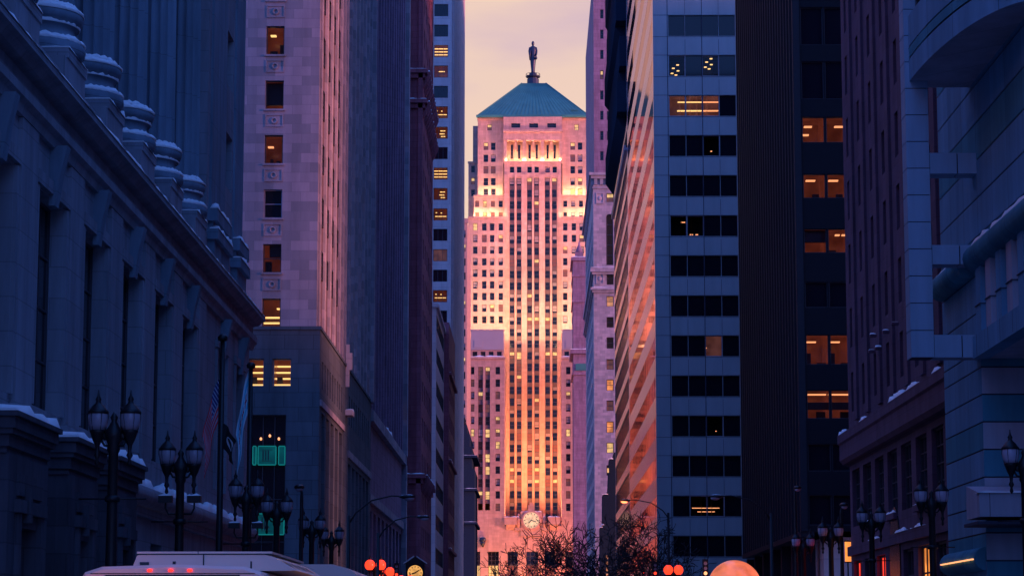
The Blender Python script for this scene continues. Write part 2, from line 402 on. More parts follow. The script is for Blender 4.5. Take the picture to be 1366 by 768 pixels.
_wc = {}
def flush_mesh(w, h, fr, cols):
    key = (round(w, 2), round(h, 2), 'flush', fr, cols)
    if key not in _wc:
        mb = MB(); mb.quad((-w / 2, .006, 0), (w / 2, .006, 0), (w / 2, .006, h), (-w / 2, .006, h), 1)
        for q in range(1, cols): x = -w / 2 + w * q / cols; mb.box(x - .035, x + .035, .0, .006, 0, h, 0)
        _wc[key] = mb.mesh('window', [M[fr], M['glass_mirror']])
    return _wc[key]
def window_mesh(w, h, kind='dark', fr='frame', rows=2, cols=1, b=.07, depth=.3):
    if kind == 'flush': return flush_mesh(w, h, fr, cols)
    key = (round(w, 2), round(h, 2), kind, fr, rows, cols, b, depth)
    if key in _wc: return _wc[key]
    mb = MB(); y = depth
    x0, x1 = -w / 2, w / 2
    mb.box(x0, x0 + b, y - .1, y, 0, h, 0); mb.box(x1 - b, x1, y - .1, y, 0, h, 0)
    mb.box(x0 + b, x1 - b, y - .1, y, 0, b, 0); mb.box(x0 + b, x1 - b, y - .1, y, h - b, h, 0)
    for r in range(1, rows):
        z = h * r / rows; mb.box(x0 + b, x1 - b, y - .085, y, z - b * .4, z + b * .4, 0)
    for q in range(1, cols):
        x = x0 + w * q / cols; mb.box(x - b * .4, x + b * .4, y - .09, y, b, h - b, 0)
    g = M['glass']; extra = None
    if kind == 'dark': cells = ((0, 1, 1),); mats = [M[fr], M['glass']]
    elif kind == 'blind': cells = ((0, .5, 1), (.5, 1, 2)); mats = [M[fr], M['glass'], M['blind']]
    elif kind == 'blind_low': cells = ((0, .22, 1), (.22, 1, 2)); mats = [M[fr], M['glass'], M['blind']]
    elif kind == 'lit': cells = ((0, 1, 1),); mats = [M[fr], M['lit_y']]
    elif kind == 'lit_top': cells = ((0, .55, 1), (.55, 1, 2)); mats = [M[fr], M['lit_dim'], M['lit_y']]
    elif kind == 'lit_o': cells = ((0, 1, 1),); mats = [M[fr], M['lit_o']]
    elif kind == 'dim': cells = ((0, 1, 1),); mats = [M[fr], M['lit_dim']]
    elif kind == 'flush': cells = ((0, 1, 1),); mats = [M[fr], M['glass_mirror']]
    elif kind == 'mirror': cells = ((0, 1, 1),); mats = [M[fr], M['glass_mirror']]
    else: cells = ((0, 1, 1),); mats = [M[fr], M[kind]]
    for a, e, m in cells:
        mb.quad((x0, y - .03, a * h), (x1, y - .03, a * h), (x1, y - .03, e * h), (x0, y - .03, e * h), m)
    _wc[key] = mb.mesh('window', mats)
    return _wc[key]

def windows(parent, items, side, c, fr='frame', rows=2, cols=1, depth=.3, b=.07, cap=100):
    """items: (u0,u1,z0,z1,kind), the largest first; each a part up to cap, the rest one part of kind stuff"""
    for (u0, u1, z0, z1, kind) in items[:cap]:
        me = window_mesh(u1 - u0, z1 - z0, kind, fr, rows, cols, b, depth)
        place('window', me, parent, wp(side, c, (u0 + u1) / 2, z0), RZ[side])
    rest = items[cap:]
    if rest: merge_windows(parent, [(r, side, c, fr, rows, cols, depth, b) for r in rest])
def merge_windows(parent, rest):
    mb = MB(); mats = []; 
    for (it, side, c, fr, rows, cols, depth, b) in rest:
        u0, u1, z0, z1, kind = it
        me = window_mesh(u1 - u0, z1 - z0, kind, fr, rows, cols, b, depth)
        mt = Matrix.Translation(Vector(wp(side, c, (u0 + u1) / 2, z0))) @ Matrix.Rotation(RZ[side], 4, 'Z')
        i = len(mb.v); mb.v += [tuple(mt @ v.co) for v in me.vertices]
        idx = []
        for m in me.materials:
            if m not in mats: mats.append(m)
            idx.append(mats.index(m))
        for p in me.polygons:
            mb.f.append(tuple(i + j for j in p.vertices)); mb.m.append(idx[p.material_index]); mb.sm.append(False)
    mb.build('window', mats, parent, kind='stuff')

def room_window(parent, side, c, u0, u1, z0, z1, tubes=(), items=(), fr='frame', rows=2, cols=1, depth=.3, deep=2.2, wallm='room', b=.07, tube='tube', ext=(.6, .6)):
    """a window with a clear pane and a small lit room behind it; tubes: (y, z, u0, u1) fractions of the room"""
    w, h = u1 - u0, z1 - z0
    me = window_mesh(w, h, 'clear', fr, rows, cols, b, depth)
    win = place('window', me, parent, wp(side, c, (u0 + u1) / 2, z0), RZ[side])
    mb = MB(); y0, y1 = depth + .02, depth + deep
    X0, X1 = -w / 2 - ext[0], w / 2 + ext[1]; Z0, Z1 = -.5, h + .25
    mb.quad((X0, y1, Z0), (X1, y1, Z0), (X1, y1, Z1), (X0, y1, Z1), 0)
    mb.quad((X0, y0, Z1), (X1, y0, Z1), (X1, y1, Z1), (X0, y1, Z1), 0)
    mb.quad((X0, y0, Z0), (X0, y1, Z0), (X0, y1, Z1), (X0, y0, Z1), 0)
    mb.quad((X1, y0, Z0), (X1, y1, Z0), (X1, y1, Z1), (X1, y0, Z1), 0)
    mb.quad((X0, y0, Z0), (X1, y0, Z0), (X1, y1, Z0), (X0, y1, Z0), 2)
    for (fy, fz_, fa, fb) in tubes:
        yy = y0 + (y1 - y0) * fy; zz = fz_ * h
        mb.box(-w / 2 + w * fa, -w / 2 + w * fb, yy, yy + .35, zz, zz + .07, 1)
    for (fa, fb, za, zb, fy) in items:           # furniture and cabinets seen against the light
        yy = y0 + (y1 - y0) * fy
        mb.box(-w / 2 + w * fa, -w / 2 + w * fb, yy, yy + .3, za * h, zb * h, 2)
    mb.build('lit_room', [M[wallm], M[tube], M['frame']], win)
    return win

def snow_strip(parent, x0, x1, y0, y1, z, h=.1, lump=.35, name='snow', n=None):
    """a lumpy layer of snow lying on a ledge"""
    mb = MB(); L = max(x1 - x0, y1 - y0); n = n or max(3, int(L / lump)); along_y = (y1 - y0) >= (x1 - x0)
    rows = []
    for i in range(n + 1):
        t = i / n; hh = h * (.35 + 1.1 * random.random() ** 1.3) * (.25 if random.random() < .12 else 1) if 0 < i < n else h * .3
        e = random.uniform(0, .06)
        if along_y:
            y = y0 + (y1 - y0) * t; rows.append([(x0, y, z), (x0 + e, y, z + hh * .8), ((x0 + x1) / 2, y, z + hh), (x1 - e, y, z + hh * .8), (x1, y, z)])
        else:
            x = x0 + (x1 - x0) * t; rows.append([(x, y0, z), (x, y0 + e, z + hh * .8), (x, (y0 + y1) / 2, z + hh), (x, y1 - e, z + hh * .8), (x, y1, z)])
    i0 = len(mb.v)
    for r in rows: mb.v += r
    for i in range(n):
        for j in range(4):
            a = i0 + i * 5 + j
            mb.f.append((a, a + 1, a + 6, a + 5)); mb.m.append(0); mb.sm.append(True)
    mb.f.append(tuple(i0 + j for j in range(5))); mb.m.append(0); mb.sm.append(False)
    mb.f.append(tuple(i0 + n * 5 + j for j in range(5))); mb.m.append(0); mb.sm.append(False)
    return mb.build(name, M['snow'], parent)

# ------------------------------------------------------------------ the setting: ground, road, pavements
def struct(name, mb, mats):
    o = mb.build(name, mats); o['kind'] = 'structure'; return o
g = MB(); g.quad((-3000, -800, -.02), (3000, -800, -.02), (3000, 4200, -.02), (-3000, 4200, -.02)); struct('ground', g, M['ground'])
g = MB(); g.quad((-8.6, -60, 0), (12.6, -60, 0), (12.6, 146.9, 0), (-8.6, 146.9, 0)); g.quad((-8.6, 146.9, 0), (9.4, 146.9, 0), (9.4, 742, 0), (-8.6, 742, 0)); struct('road', g, M['asphalt'])
g = MB()
for ya, yb in ((115, 146), (249, 262), (418, 440)):
    g.quad((-120, ya, -.008), (120, ya, -.008), (120, yb, -.008), (-120, yb, -.008))
struct('cross_street', g, M['asphalt'])
g = MB()
for ya, yb in ((-60, 113), (148, 247), (264, 416), (442, 742)):
    for k in range(int((yb - ya) / 9)):
        g.quad((1.93, ya + k * 9, .005), (2.07, ya + k * 9, .005), (2.07, ya + k * 9 + 3, .005), (1.93, ya + k * 9 + 3, .005))
    for x in range(-8, 12, 1):
        g.quad((x, yb - 4, .005), (x + .5, yb - 4, .005), (x + .5, yb - 1, .005), (x, yb - 1, .005))
struct('lane_marking', g, M['paint'])
for side, x0, x1 in (('pavement_left', -40, -8.75), ('pavement_right', 12.75, 50)):
    g = MB(); k = MB()
    for ya, yb in ((-60, 114), (147, 248), (263, 417), (441, 742)):
        if x0 > 0 and ya > 140: x0 = 9.55
        g.box(x0, x1, ya, yb, -.02, .13)
        if x0 < 0: k.box(-8.74, -8.58, ya, yb, -.02, .14)
        else: k.box(x0 - .17, x0 - .01, ya, yb, -.02, .14)
    struct(side, g, M['pave']); struct('kerb', k, M['kerb'])

# ------------------------------------------------------------------ left: the granite city hall with its giant columns
hall = thing('city_hall', 'dark granite civic building with giant fluted columns standing on a snowy ledge', 'building', loc=(-20, 60, 0))
def sub(mb, name, mats, parent, kind=None):
    """link a mesh given in world coordinates under a thing"""
    o = mb.build(name, mats, parent, kind=kind); o.matrix_parent_inverse = Matrix.Translation(-Vector(root_of(parent).location)) if parent.parent is None else Matrix.Identity(4)
    return o
def root_of(o):
    while o.parent: o = o.parent
    return o
# every building's root Empty stays at the world origin so that its parts keep world coordinates
hall.location = (0, 0, 0)
X0 = -13.5; Y0, Y1 = 14.0, 113.0
colY = [69.3 + 6.72 * k for k in range(-7, 5)]       # ... 96.2
mb = MB()
ops = []; gops = []
for y in colY:
    ops.append((y - 3.36 - 1.9, y - 3.36 + 1.9, 8.3, 14.25))
    gops.append((y - 3.36 - 1.25, y - 3.36 + 1.25, 2.2, 5.4))
for y in (102.9, 109.2):
    ops.append((y - 1.6, y + 1.6, 8.3, 14.25)); gops.append((y - 1.2, y + 1.2, 2.2, 5.4))
wall(mb, 'L', X0, Y0, Y1, 0, 16.2, ops + gops, .48)
mb.box(-40, X0, Y0, Y1, 0, 16.2, skip='rbt')
mb.box(-40, -13.9, 100.3, Y1 - .4, 17.2, 48, skip='br')
sl_ops = [(106.2, 108.6, z, z + 2.5) for z in (22.3, 27.0, 31.7, 36.4)]
wall(mb, 'L', -13.9, 100.3, Y1 - .4, 17.2, 48, sl_ops, .6)
mb.box(-40, -17.2, Y0, 100.3, 17.2, 48, skip='b')
mb.build('wall', M['granite'], hall)
# ashlar pilaster strips between the openings
for y in colY:
    p = MB(); p.box(X0, X0 + .12, y - 1.05, y + 1.05, 8.0, 15.6); p.box(X0, X0 + .2, y - 1.2, y + 1.2, 7.45, 8.1); p.build('pier', M['granite'], hall)
items = [(a, b, e, f, 'dark') for a, b, e, f in ops + gops]
windows(hall, items, 'L', X0, depth=.48, rows=4, cols=3)
windows(hall, [s + ('dark',) for s in sl_ops], 'L', -13.9, depth=.6, rows=3)
# dripstone over each opening and the tapering scroll bracket that hangs in front of it
for (a, b, e, f) in ops:
    p = MB(); c = (a + b) / 2
    p.box(X0, X0 + .14, a - .35, b + .35, f + .05, f + .42); p.box(X0, X0 + .10, a - .28, a - .03, e, f); p.box(X0, X0 + .10, b + .03, b + .28, e, f)
    p.build('window_surround', M['granite'], hall)
    q = MB(); q.sweepY([(X0, f - .25), (X0 + .18, f - .25), (X0 + .30, f + .6), (X0 + .48, 15.7), (X0, 15.7)], c - .26, c + .26); q.build('bracket', M['granite_smooth'], hall)
cor = MB()
cor.sweepY([(X0, 15.62), (X0 + .14, 15.62), (X0 + .20, 15.85), (X0 + .34, 15.95), (X0 + .34, 16.22), (X0 + .12, 16.26), (X0 + .12, 16.75), (X0 + .40, 16.80), (X0 + .55, 16.95), (X0 + .70, 17.0), (X0 + .70, 17.20), (X0 + .1, 17.24), (-40, 17.24), (-40, 16.2), (X0, 16.2)], Y0, Y1 + .5)
cor = cor.build('cornice', M['granite'], hall)
snow_strip(cor, X0 + .30, X0 + .73, Y0, Y1 + .4, 17.19, .10, .6)
par = MB()
par.box(X0 - .3, X0 + .08, Y0, Y1, 17.24, 17.62); par.box(X0 - .3, X0 - .05, Y0, Y1, 17.62, 18.2)
par = par.build('parapet', M['granite'], hall)
snow_strip(par, X0 - .04, X0 + .12, Y0, Y1, 17.60, .14, .5)
CX = -14.82
for y in colY:
    pd = MB()
    pd.box(CX - 1.6, X0 - .02, y - 1.75, y + 1.35, 17.24, 18.75); pd.box(CX - 1.6, X0 + .02, y - 1.5, y + 1.45, 18.75, 19.05)
    pd = pd.build('pedestal', M['granite'], hall)
    snow_strip(pd, X0 - .9, X0 + .05, y - 1.5, y + 1.45, 19.04, .17, .3)
    cm = MB()
    pr = [(1.42, 19.06), (1.50, 19.12), (1.53, 19.26), (1.50, 19.44), (1.38, 19.50), (1.34, 19.56), (1.34, 19.62), (1.24, 19.66), (1.20, 19.78), (1.22, 19.92), (1.32, 19.98), (1.32, 20.06), (1.40, 20.10), (1.45, 20.22), (1.41, 20.38), (1.30, 20.44), (1.28, 20.52), (1.20, 20.60)]
    cm.lathe(pr, CX, y, 36)
    cm = cm.build('column_base', M['granite_smooth'], hall)
    sm = MB()                                           # snow lying in rings on the mouldings
    for r0, r1, z, zz in ((1.30, 1.52, 19.44, 19.58), (1.16, 1.35, 19.97, 20.06), (1.22, 1.46, 20.36, 20.50), (1.14, 1.29, 20.50, 20.62)):
        i0 = len(sm.v); n = 40
        for j in range(n + 1):
            a = -2.0 + 2.7 * j / n; w = random.uniform(-.05, .03)
            for r, z2 in ((r0, zz), ((r0 + r1) / 2, zz + .02 + w), (r1 + .01, z + .03 + w), (r1 - .02, z - .03)):
                sm.v.append((CX + r * math.cos(a), y + r * math.sin(a), z2))
        for j in range(n):
            for k in range(3):
                a = i0 + j * 4 + k; sm.f.append((a, a + 1, a + 5, a + 4)); sm.m.append(0); sm.sm.append(True)
    sm.build('snow', M['snow'], cm)
    sh = MB(); sh.lathe([(1.17, 20.6), (1.15, 24), (1.10, 32), (1.0, 42.5)], CX, y, 120, flute=20, fd=.13, sm=False)
    sh.lathe([(1.05, 42.5), (1.1, 43), (1.5, 44.2), (1.5, 44.6)], CX, y, 16)
    sh.build('column_shaft', M['granite_smooth'], hall)
for y, hw in ((103.4, 2.2), (110.6, 1.5)):              # square piers of the corner pavilion, stepped bases under snow
    p = MB()
    for k, (o, za, zb) in enumerate(((.30, 17.24, 18.9), (.48, 18.9, 19.35), (.22, 19.35, 19.7), (.42, 19.7, 20.25), (.1, 20.25, 47.8))):
        p.box(-16.0, -13.9 + o, y - hw - o, y + hw + o * .6, za, zb)
    p = p.build('pilaster', M['granite_smooth'], hall)
    for o, z in ((.48, 19.35), (.42, 20.25)):
        snow_strip(p, -13.9 + .1, -13.9 + o + .03, y - hw - o - .02, y + hw, z - .01, .22, .4)
en = MB(); en.box(-40, X0 - .1, Y0, Y1, 44.6, 49); en.box(-40, X0 + .8, Y0, Y1 + .6, 49, 50.2); en.box(-40, -15, Y0, Y1, 50.2, 58); en.build('entablature', M['granite'], hall)
# round belt moulding with snow lying along it
bl = MB(); bl.tube([(X0 + .22, Y0, 6.86), (X0 + .22, Y1 + .1, 6.86)], .36, 14); bl.box(X0, X0 + .2, Y0, Y1, 6.2, 6.5)
bl = bl.build('belt_moulding', M['granite'], hall)
snow_strip(bl, X0 + .02, X0 + .46, 72, Y1, 7.10, .34, .55)
# three projecting entrance portals with moulded caps under snow
for (ya, yb) in ((53.6, 58.0), (60.8, 64.7), (67.2, 71.1)):
    po = MB(); xf = -11.75
    wall(po, 'L', xf, ya, yb, 0, 6.2, [(ya + 1.15, yb - 1.15, .13, 4.6)], .7, back=None)
    po.box(X0, xf, ya, yb, 0, 6.2, skip='rb')
    po.box(xf, xf + .1, ya + .82, ya + 1.12, .13, 4.9); po.box(xf, xf + .1, yb - 1.12, yb - .82, .13, 4.9); po.box(xf, xf + .16, ya + .7, yb - .7, 4.9, 5.2)
    po.box(xf, xf + .08, ya + .9, yb - .9, 5.3, 5.8); po.box(xf + .0, xf + .22, ya + 1.5, ya + 1.7, 4.7, 5.5)
    po.box(X0, xf - .35, ya - .06, ya, .3, 5.6)
    po = po.build('entrance_portal', M['portal_granite'], hall)
    dm = MB(); dm.box(xf - .70, xf - .62, ya + 1.15, yb - 1.15, .13, 4.6, 0)
    for t in (.33, .66):
        yy = ya + 1.15 + (yb - ya - 2.3) * t; dm.box(xf - .62, xf - .55, yy - .05, yy + .05, .13, 4.6, 1)
    dm.build('door', [M['glass'], M['bronze']], po)
    cp = MB()
    for o, za, zb in ((.06, 6.2, 6.34), (.12, 6.34, 6.62), (.22, 6.62, 6.74), (.28, 6.74, 7.0), (.36, 7.0, 7.12)):
        cp.box(X0, xf + o - .1, ya - o, yb + o, za, zb)
    cp.build('cap', M['portal_granite'], po)
    s = snow_strip(po, X0 + .02, xf + .22, ya - .32, yb + .36, 7.11, .26, .5)

# ------------------------------------------------------------------ left: limestone tower across the side street
lt = thing('limestone_tower', 'pale limestone tower on the left with a single column of lit windows', 'building')
YN = 148.0; XE = -13.5; ZT = 92.0
wins = []
ZB = fz(440, YN, 400)
rows = []
for k in range(-9, 6):
    za = fz(73 + 72.6 * k, YN, 364); zb = fz(35 + 72.6 * k, YN, 364)
    if za > ZB + .1: rows.append((k, za, zb))
xa, xb = fx(352.5, YN, 220), fx(377, YN, 220)
cols_x = [(xa - 4.1 * j, xb - 4.1 * j) for j in range(4)]
mb = MB()
ops = [(a, b, za, zb) for (a, b) in cols_x for (k, za, zb) in rows]
wall(mb, 'F', YN, -40, XE, ZB, ZT, ops, .28)
st_ops = []
ribY = [149.2 + 3.9 * j for j in range(5)]
chan = [(ribY[j] + .72, ribY[j + 1] - .72, ZB + .6, ZT - 1) for j in range(4)]
bayY = [168.5 + 3.6 * j for j in range(8)]
for y in bayY[:-1]:
    st_ops += [(y + .7, y + 2.9, za, zb) for (k, za, zb) in rows]
wall(mb, 'L', XE, YN, 167.5, ZB, ZT, chan, .07)
wall(mb, 'L', XE, 167.5, 195, ZB, ZT, st_ops, .28)
sps = MB()
for (a, b, e, f) in chan: sps.quad((XE - .07, a, e), (XE - .07, b, e), (XE - .07, b, f), (XE - .07, a, f))
mb.box(-40, XE, YN, 195, ZB, ZT, skip='rfb')
mb.build('wall', M['limestone'], lt)
sps.build('spandrel', M['cbot_spandrel'], lt, kind='stuff')
windows(lt, [(a + .5, b - .5, za, zb, 'dark') for (a, b, e, f) in chan for (k, za, zb) in rows if za > e], 'L', XE, depth=.065, rows=2, cap=52)
for j, y in enumerate(ribY):
    p = MB(); p.box(XE, XE + .09, y - .6, y + .6, ZB + .05, ZT); p.build('rib', M['limestone'], lt)
for y in bayY:
    p = MB(); p.box(XE, XE + .22, y - .55, y + .55, ZB + .05, ZT); p.build('rib', M['limestone'], lt)
p = MB(); p.box(XE, XE + .5, 194.0, 195.2, ZB, ZT); p.box(XE, XE + .15, 166.4, 167.6, ZB, ZT); p.build('rib', M['limestone'], lt)
# windows toward the camera, one column of them lit
st = {0: 'a', 1: 'b', 2: 'c', 3: 'd', 4: 'e', 5: 'f', -1: 'e'}
rest = []
for (a, b) in cols_x:
    for (k, za, zb) in rows:
        s = st.get(k, 'd') if a == cols_x[0][0] else 'd'
        if s == 'a': room_window(lt, 'F', YN, a, b, za, zb, [(.3, .78, .15, .45)], [(.62, .9, 0, .55, .6), (.1, .5, 0, .3, .5)], rows=1)
        elif s == 'b': room_window(lt, 'F', YN, a, b, za, zb, [(.6, .12, .05, .95), (.9, .45, .5, .9)], [(0, 1, .22, 1, .2)], rows=1, tube='tube_o')
        elif s == 'c': room_window(lt, 'F', YN, a, b, za, zb, [(.25, .66, .1, .4)], [(.55, .75, 0, .22, .4), (.15, .3, 0, .35, .7)], rows=1, tube='tube_o')
        elif s == 'f': room_window(lt, 'F', YN, a, b, za, zb, [(.2, .18, .02, .98), (.5, .42, .02, .98), (.8, .78, .6, .98)], [(0, 1, 0, .12, .9)], rows=1)
        elif s == 'e': room_window(lt, 'F', YN, a, b, za, zb, [], [(0, .35, 0, .5, .5), (.3, 1, .6, 1, .15)], rows=2, wallm='room_dim')
        else: rest.append((a, b, za, zb, 'dark'))
windows(lt, rest, 'F', YN, fr='frame_pale', rows=2, depth=.28, cap=24)
windows(lt, [o + (random.choice(['dark', 'dark', 'dark', 'lit_dim']),) for o in sorted(st_ops, key=lambda o: (o[0], -o[2])) if o[3] - o[2] < 20], 'L', XE, depth=.28, rows=2, cap=30)
# sills and the relief panels with a round medallion between the windows
for (k, za, zb) in rows:
    if k < -2: continue
    a, b = cols_x[0]
    p = MB(); p.box(a - .1, b + .1, YN - .10, YN, za - .12, za - .003); p.build('sill', M['limestone'], lt)
    zt, zu = za - .3, zb - (rows[1][1] - rows[0][1] if False else 0)
    z0, z1 = za - 1.15, za - .35
    p = MB(); m = .07
    p.box(a, b, YN - .05, YN, z0, z0 + m); p.box(a, b, YN - .05, YN, z1 - m, z1); p.box(a, a + m, YN - .05, YN, z0 + m, z1 - m); p.box(b - m, b, YN - .05, YN, z0 + m, z1 - m)
    cx, cz = (a + b) / 2, (z0 + z1) / 2
    n = 14; i = len(p.v)
    for r, d in ((.22, 0), (.22, -.06), (.15, -.08), (.10, -.03)):
        for j in range(n): p.v.append((cx + r * math.cos(6.2832 * j / n), YN + d, cz + r * math.sin(6.2832 * j / n)))
    for q in range(3):
        for j in range(n):
            j2 = (j + 1) % n; p.f.append((i + q * n + j, i + q * n + j2, i + (q + 1) * n + j2, i + (q + 1) * n + j)); p.m.append(0); p.sm.append(False)
    p.build('relief_panel', M['limestone'], lt)
# the darker base
bx = XE + .25; by = YN - .25
mb = MB()
Zw = (fz(515, by, 375), fz(478, by, 375))
bops = [(fx(363.5, by, 495), fx(388.5, by, 495)) + Zw, (fx(331, by, 495), fx(352, by, 495)) + Zw]
big = (fx(318, by, 650), fx(380.5, by, 650), .13, fz(553, by, 360))
wall(mb, 'F', by, -40, bx, 0, ZB, bops + [big], .4)
sops = []; tall = []
for j in range(9):
    y = 149.4 + 1.9 * j; sops.append((y, y + .95, fz(515, YN), fz(478, YN)))
for j in range(5):
    y = 149.5 + 3.45 * j; tall.append((y, y + 2.3, .13, 16.0))
for j in range(10):
    y = 171.5 + 2.2 * j; sops.append((y, y + 1.1, 17.2, 19.3))
for j in range(6):
    y = 171.3 + 3.7 * j; tall.append((y, y + 2.6, .13, 14.4))
wall(mb, 'L', bx, by, 195, 0, ZB, sops + tall, .55)
mb.box(-40, bx, by, 195, 0, ZB, skip='rfb')
base = mb.build('base', M['dark_granite'], lt)
p = MB(); p.box(-40, bx + .08, by - .08, 195, ZB, ZB + .2)
p.build('ledge', M['dark_granite'], lt)
lb = MB(); lb.box(bx, bx + .12, 148.0, 166.8, 16.3, 16.7); lb.box(bx, bx + .12, 170.8, 194.6, 14.8, 15.3); lb.build('frieze', M['limestone'], lt)
for (a, b, e, f) in bops:
    room_window(base, 'F', by, a, b, e, f, [(.15, .08, .0, 1), (.35, .33, 0, 1), (.55, .58, 0, 1), (.8, .84, 0, 1)], [(.15, .45, .1, .4, .3)], fr='frame_pale', rows=1, cols=1, depth=.4)
windows(base, [o + ('dark',) for o in sops], 'L', bx, rows=1, depth=.55)
windows(base, [o + ('dark',) for o in tall], 'L', bx, rows=6, cols=2, depth=.55)
windows(base, [big + ('dark',)], 'F', by, rows=6, cols=4, depth=.4)
# the teal sign panels hung inside the tall window: blank rounded panels
for (pa, pb, ya, yb) in ((336, 341.5, 594, 620), (343, 368, 594, 620), (370.5, 380, 594, 620), (343, 368, 684, 713), (370.5, 380, 684, 713)):
    a, b = fx(pa, by, 640) , fx(pb, by, 640); z0, z1 = fz(yb, by, 360), fz(ya, by, 360)
    sg = MB(); y = by + .06; t = .06
    sg.box(a + t, b - t, y, y + .08, z0 + t, z1 - t, 0)
    sg.box(a, a + t, y - .03, y + .09, z0 + t, z1 - t, 1); sg.box(b - t, b, y - .03, y + .09, z0 + t, z1 - t, 1)
    sg.box(a + t * .6, b - t * .6, y - .03, y + .09, z0, z0 + t, 1); sg.box(a + t * .6, b - t * .6, y - .03, y + .09, z1 - t, z1, 1)
    if b - a > 1: [sg.box(a + .3 + .16 * q, a + .38 + .16 * q, y - .01, y, z0 + .3, z1 - .3, 2, skip='k') for q in range(3)]; sg.box(a + .25, b - .25, y - .012, y, z0 + .24, z0 + .27, 2, skip='k'); sg.box(a + .25, b - .25, y - .012, y, z1 - .27, z1 - .24, 2, skip='k')
    sg.build('sign_panel', [M['teal'], M['teal_edge'], M['frame']], base)
for px, py in ((348, 585), (360, 581), (372, 585)):
    x, z = onY(px, py, by + .2); p = MB(); p.lathe([(.02, z - .09), (.07, z - .04), (.07, z + .04), (.02, z + .1)], x, by + .2, 8); p.build('pendant_lamp', M['tube_o'], base)
# vertical blade sign bracket and its snowy ledge on the street side
p = MB(); xx = bx; p.box(xx, xx + .25, 168.3, 168.6, 19.6, 22.6); p.box(xx, xx + .45, 168.35, 168.55, 20.8, 22.0); p.box(xx, xx + .5, 168.3, 170.2, 17.6, 17.95)
p.build('bracket', M['pale_panel'], lt)
snow_strip(lt, xx, xx + .5, 168.3, 170.2, 17.95, .15, .5)

# ------------------------------------------------------------------ left: plum building in the same block
pb_ = thing('plum_building', 'dark plum stone building between the limestone tower and the dark red one', 'building')
mb = MB(); X = -13.5; ops = []
for j in range(13):
    y = 197.2 + 3.85 * j
    for k in range(20): ops.append((y, y + 1.9, 24 + 3.6 * k, 26 + 3.6 * k))
tall = [(197.2 + 5.6 * j, 200.6 + 5.6 * j, .13, 12.5) for j in range(9)]
wall(mb, 'L', X, 195.2, 247, 0, 96, ops + tall, .3); mb.box(-40, X, 195.2, 247, 0, 96, skip='rb'); mb.build('wall', M['plum_stone'], pb_)
windows(pb_, [o + (random.choice(['dark', 'dark', 'dim']),) for o in ops], 'L', X, depth=.3, cap=30); windows(pb_, [o + ('dark',) for o in tall], 'L', X, depth=.3, rows=5, cols=2)
for j in range(14):
    p = MB(); y = 196.2 + 3.85 * j; p.box(X, X + .25, y - .42, y + .42, 20.5, 96); p.build('pier', M['plum_stone'], pb_)
p = MB(); p.box(X, X + .45, 195.3, 247, 19.6, 20.5); p.box(X, X + .3, 195.3, 247, 13.0, 13.7); p.build('ledge', M['limestone'], pb_)
snow_strip(pb_, X + .1, X + .44, 215, 222, 20.5, .3, .6)
p = MB(); p.box(X, X + .55, 245.2, 247.1, 20.5, 96); p.box(X, X + .5, 245.4, 247.1, 0, 19.6); p.build('pier', M['limestone'], pb_)

# ------------------------------------------------------------------ left: dark red building with cornices
rb = thing('dark_red_building', 'dark red stone tower with two snow-lined cornices near its top', 'building')
X = -12.3; Yf = 262.0; mb = MB(); ops = []
for k in range(24):
    for j in range(6): ops.append((Yf + 2.2 + 4.3 * j, Yf + 4.3 + 4.3 * j, 8 + 4.0 * k, 10.2 + 4.0 * k))
wall(mb, 'L', X, Yf, 289, 0, 104, ops, .35); mb.box(-36, X, Yf, 289, 0, 104, skip='rb'); mb.build('wall', M['red_stone'], rb)
windows(rb, [o + ('dark',) for o in ops], 'L', X, depth=.35, cap=24)
fl = MB()
for pa, pb in ((541, 545), (557, 563)):
    fl.box(fx(pa, Yf, 300), min(X + .02, fx(pb, Yf, 300)), Yf - .3, Yf, 0, 104)
fl.build('pilaster', M['red_stone'], rb)
for y_ in (93, 133, 632):
    z = fz(y_, Yf, 555); p = MB()
    p.box(-36, X + .5, Yf - .5, 289, z - .45, z); p.box(-36, X + .25, Yf - .3, 289, z - 1.0, z - .45)
    p = p.build('cornice', M['red_stone'], rb)
    for j in range(12 if y_ != 632 else 9):
        q = MB(); yy = Yf + .6 + 2.2 * j; q.sweepY([(X, z - 2.0), (X + .3, z - 1.6), (X + .75, z - .5), (X + .75, z - .1), (X, z - .1)], yy, yy + .5); q = q.build('bracket', M['red_stone'], rb)
        snow_strip(q, X + .5, X + .76, yy, yy + .5, z - .1, .18, .2)
    snow_strip(p, -22, X + .45, Yf - .48, Yf - .1, z, .12, .5)

# ------------------------------------------------------------------ left: banded and dark buildings beyond
bb = thing('banded_building', 'low building with slanting pink and dark bands beyond the dark red tower', 'building')
X = -12.9; Yf = 316.0; zt = fz(410, Yf, 580); mb = MB(); ops = []
nfl = int(zt / 4.4)
for k in range(nfl):
    ops.append((Yf + .8, 343.2, 3.0 + 4.4 * k, 5.1 + 4.4 * k))
wall(mb, 'L', X, Yf, 344, 0, zt, ops, .12); mb.box(-30, X, Yf, 344, 0, zt, skip='rb'); mb.build('wall', M['pale_panel'], bb)
windows(bb, [o + ('dark',) for o in ops], 'L', X, depth=.12, rows=1, cols=9)
p = MB(); p.box(-30, X + .3, Yf - .3, 344, zt, zt + .5); p.build('coping', M['pale_panel'], bb)
db = thing('dark_corner_building', 'narrow dark maroon building with snow dots on its ledges, past the banded one', 'building')
zt = fz(432, 346, 590); mb = MB(); ops = [(345.8 + 5 * j, 348.8 + 5 * j, 4 + 4 * k, 6.2 + 4 * k) for j in range(5) for k in range(int(zt / 4) - 1)]
X = -12.2
wall(mb, 'L', X, 344.2, 371, 0, zt, ops, .3); mb.box(-30, X, 344.2, 371, 0, zt, skip='rb'); mb.build('wall', M['red_stone'], db)
